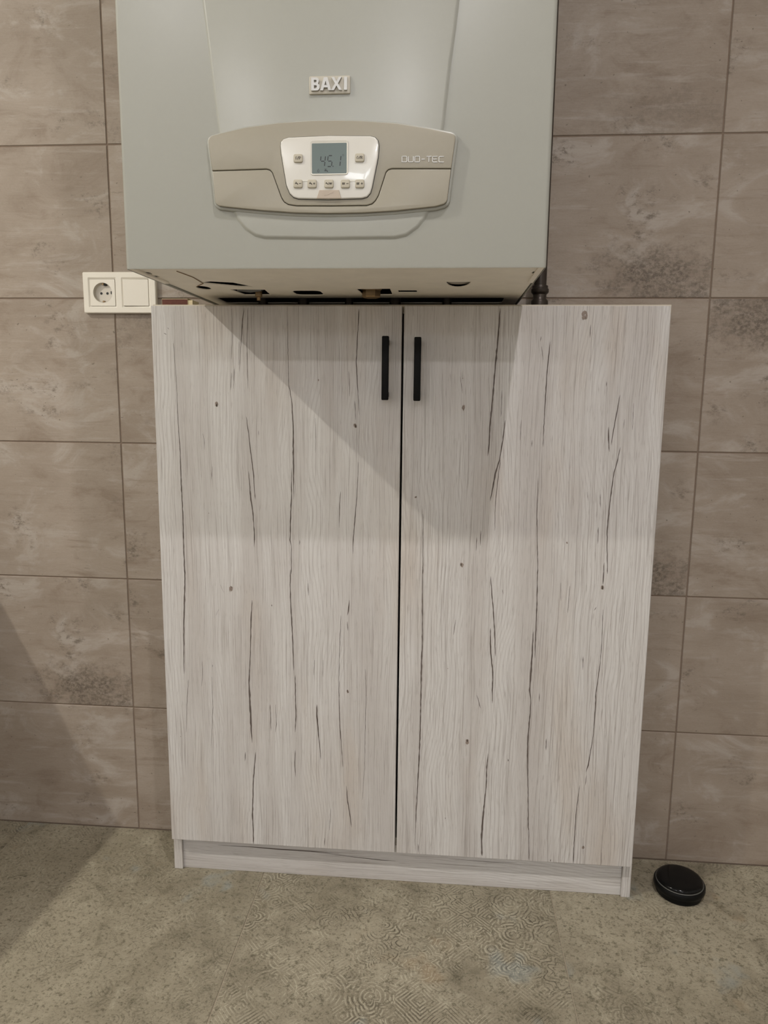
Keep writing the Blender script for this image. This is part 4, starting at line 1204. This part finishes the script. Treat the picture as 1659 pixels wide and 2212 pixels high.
# ------------------------------------------------------------------ matchbox on the cabinet
mb = (-0.4335, -0.082, ZT)
mbx = empty('matchbox', mb, 'small cream matchbox with brown striking side lying on the cabinet', 'matchbox')
x0, x1, y0, y1, z0, z1 = -0.4590, -0.4080, -0.100, -0.064, ZT + 0.0003, ZT + 0.0158
B(mb).box(x0, x1, y0, y1, z0, z0 + 0.0008).box(x0, x1, y0, y1, z1 - 0.0008, z1).box(x0, x1, y0, y0 + 0.0008, z0, z1).box(x0, x1, y1 - 0.0008, y1, z0, z1).obj('sleeve', M['card'], mbx)
B(mb).box(x0 + 0.0004, x1 - 0.0004, y0 - 0.0003, y0 + 0.0002, z0 + 0.0030, z1 - 0.0018).obj('striking_strip', M['strike'], mbx)
B(mb).box(x0 + 0.0006, x1 + 0.010, y0 + 0.0012, y1 - 0.0012, z0 + 0.0009, z0 + 0.0018).box(x1 + 0.0092, x1 + 0.010, y0 + 0.0012, y1 - 0.0012, z0 + 0.0009, z1 - 0.0035).box(x0 + 0.0006, x1 + 0.010, y0 + 0.0012, y0 + 0.0020, z0 + 0.0009, z1 - 0.0035).box(x0 + 0.0006, x1 + 0.010, y1 - 0.0020, y1 - 0.0012, z0 + 0.0009, z1 - 0.0035).obj('tray', M['card'], mbx)

# ------------------------------------------------------------------ round black tin on the floor
kb_ = (0.5945, -0.1055, 0.0)
tin = empty('round_tin', kb_, 'round glossy black lidded tin on the floor right of the cabinet', 'tin')
kc = (kb_[0], kb_[1], 0.0)
B(kb_).lathe([(0.0, 0.0002), (0.0425, 0.0002), (0.0445, 0.002), (0.0455, 0.016), (0.0455, 0.020), (0, 0.020)], kc, 64).obj('tin_body', M['black_body'], tin, True)
B(kb_).lathe([(0.0455, 0.0140), (0.0490, 0.0145), (0.0500, 0.0165), (0.0500, 0.0235), (0.0485, 0.0265), (0.0462, 0.0272)], kc, 64).obj('flange', M['black_body'], tin, True)
B(kb_).lathe([(0.0468, 0.0268), (0.0464, 0.0281), (0.0454, 0.0283), (0.0446, 0.0272)], kc, 64).obj('silver_rim', M['rim'], tin, True)
B(kb_).lathe([(0.0450, 0.0262), (0.0450, 0.0300), (0.0440, 0.0325), (0.0415, 0.0342), (0.0370, 0.0352), (0.022, 0.0360), (0, 0.0363)], kc, 64).obj('lid', M['black_gloss'], tin, True)

# ------------------------------------------------------------------ unseen low unit, added and shaped to cast the shadow on the left
ub = (-1.40, -0.66, 0.0)
unit = empty('shadow_caster_unit', ub, 'white low unit, unseen, added to cast the shadow left of the power socket', 'cabinet')
ux0, ux1 = -1.71, -1.10
B(ub).box(ux0, ux1 - 0.02, -1.24, -0.062, 0.08, 0.82, 0.001, 1).obj('body', M['plastic'], unit)
B(ub).box(ux0 + 0.02, ux1 - 0.06, -1.22, -0.08, 0.0, 0.08).obj('plinth', M['plastic'], unit)
B(ub).box(ux0 - 0.01, ux1, -1.26, -0.061, 0.82, 0.85, 0.002, 2).obj('worktop', M['band'], unit)
for ya_, yb_ in ((-1.238, -0.657), (-0.651, -0.066)):
    dd = B(ub).box(ux1 - 0.02, ux1 - 0.003, ya_, yb_, 0.085, 0.812, 0.0012, 1).obj('door', M['plastic'], unit)
    B(ub).box(ux1 - 0.0035, ux1 + 0.012, yb_ - 0.06, yb_ - 0.05, 0.62, 0.75, 0.002, 1).obj('handle', M['black'], dd)
unit.rotation_euler = (0, 0, math.radians(-4.76))
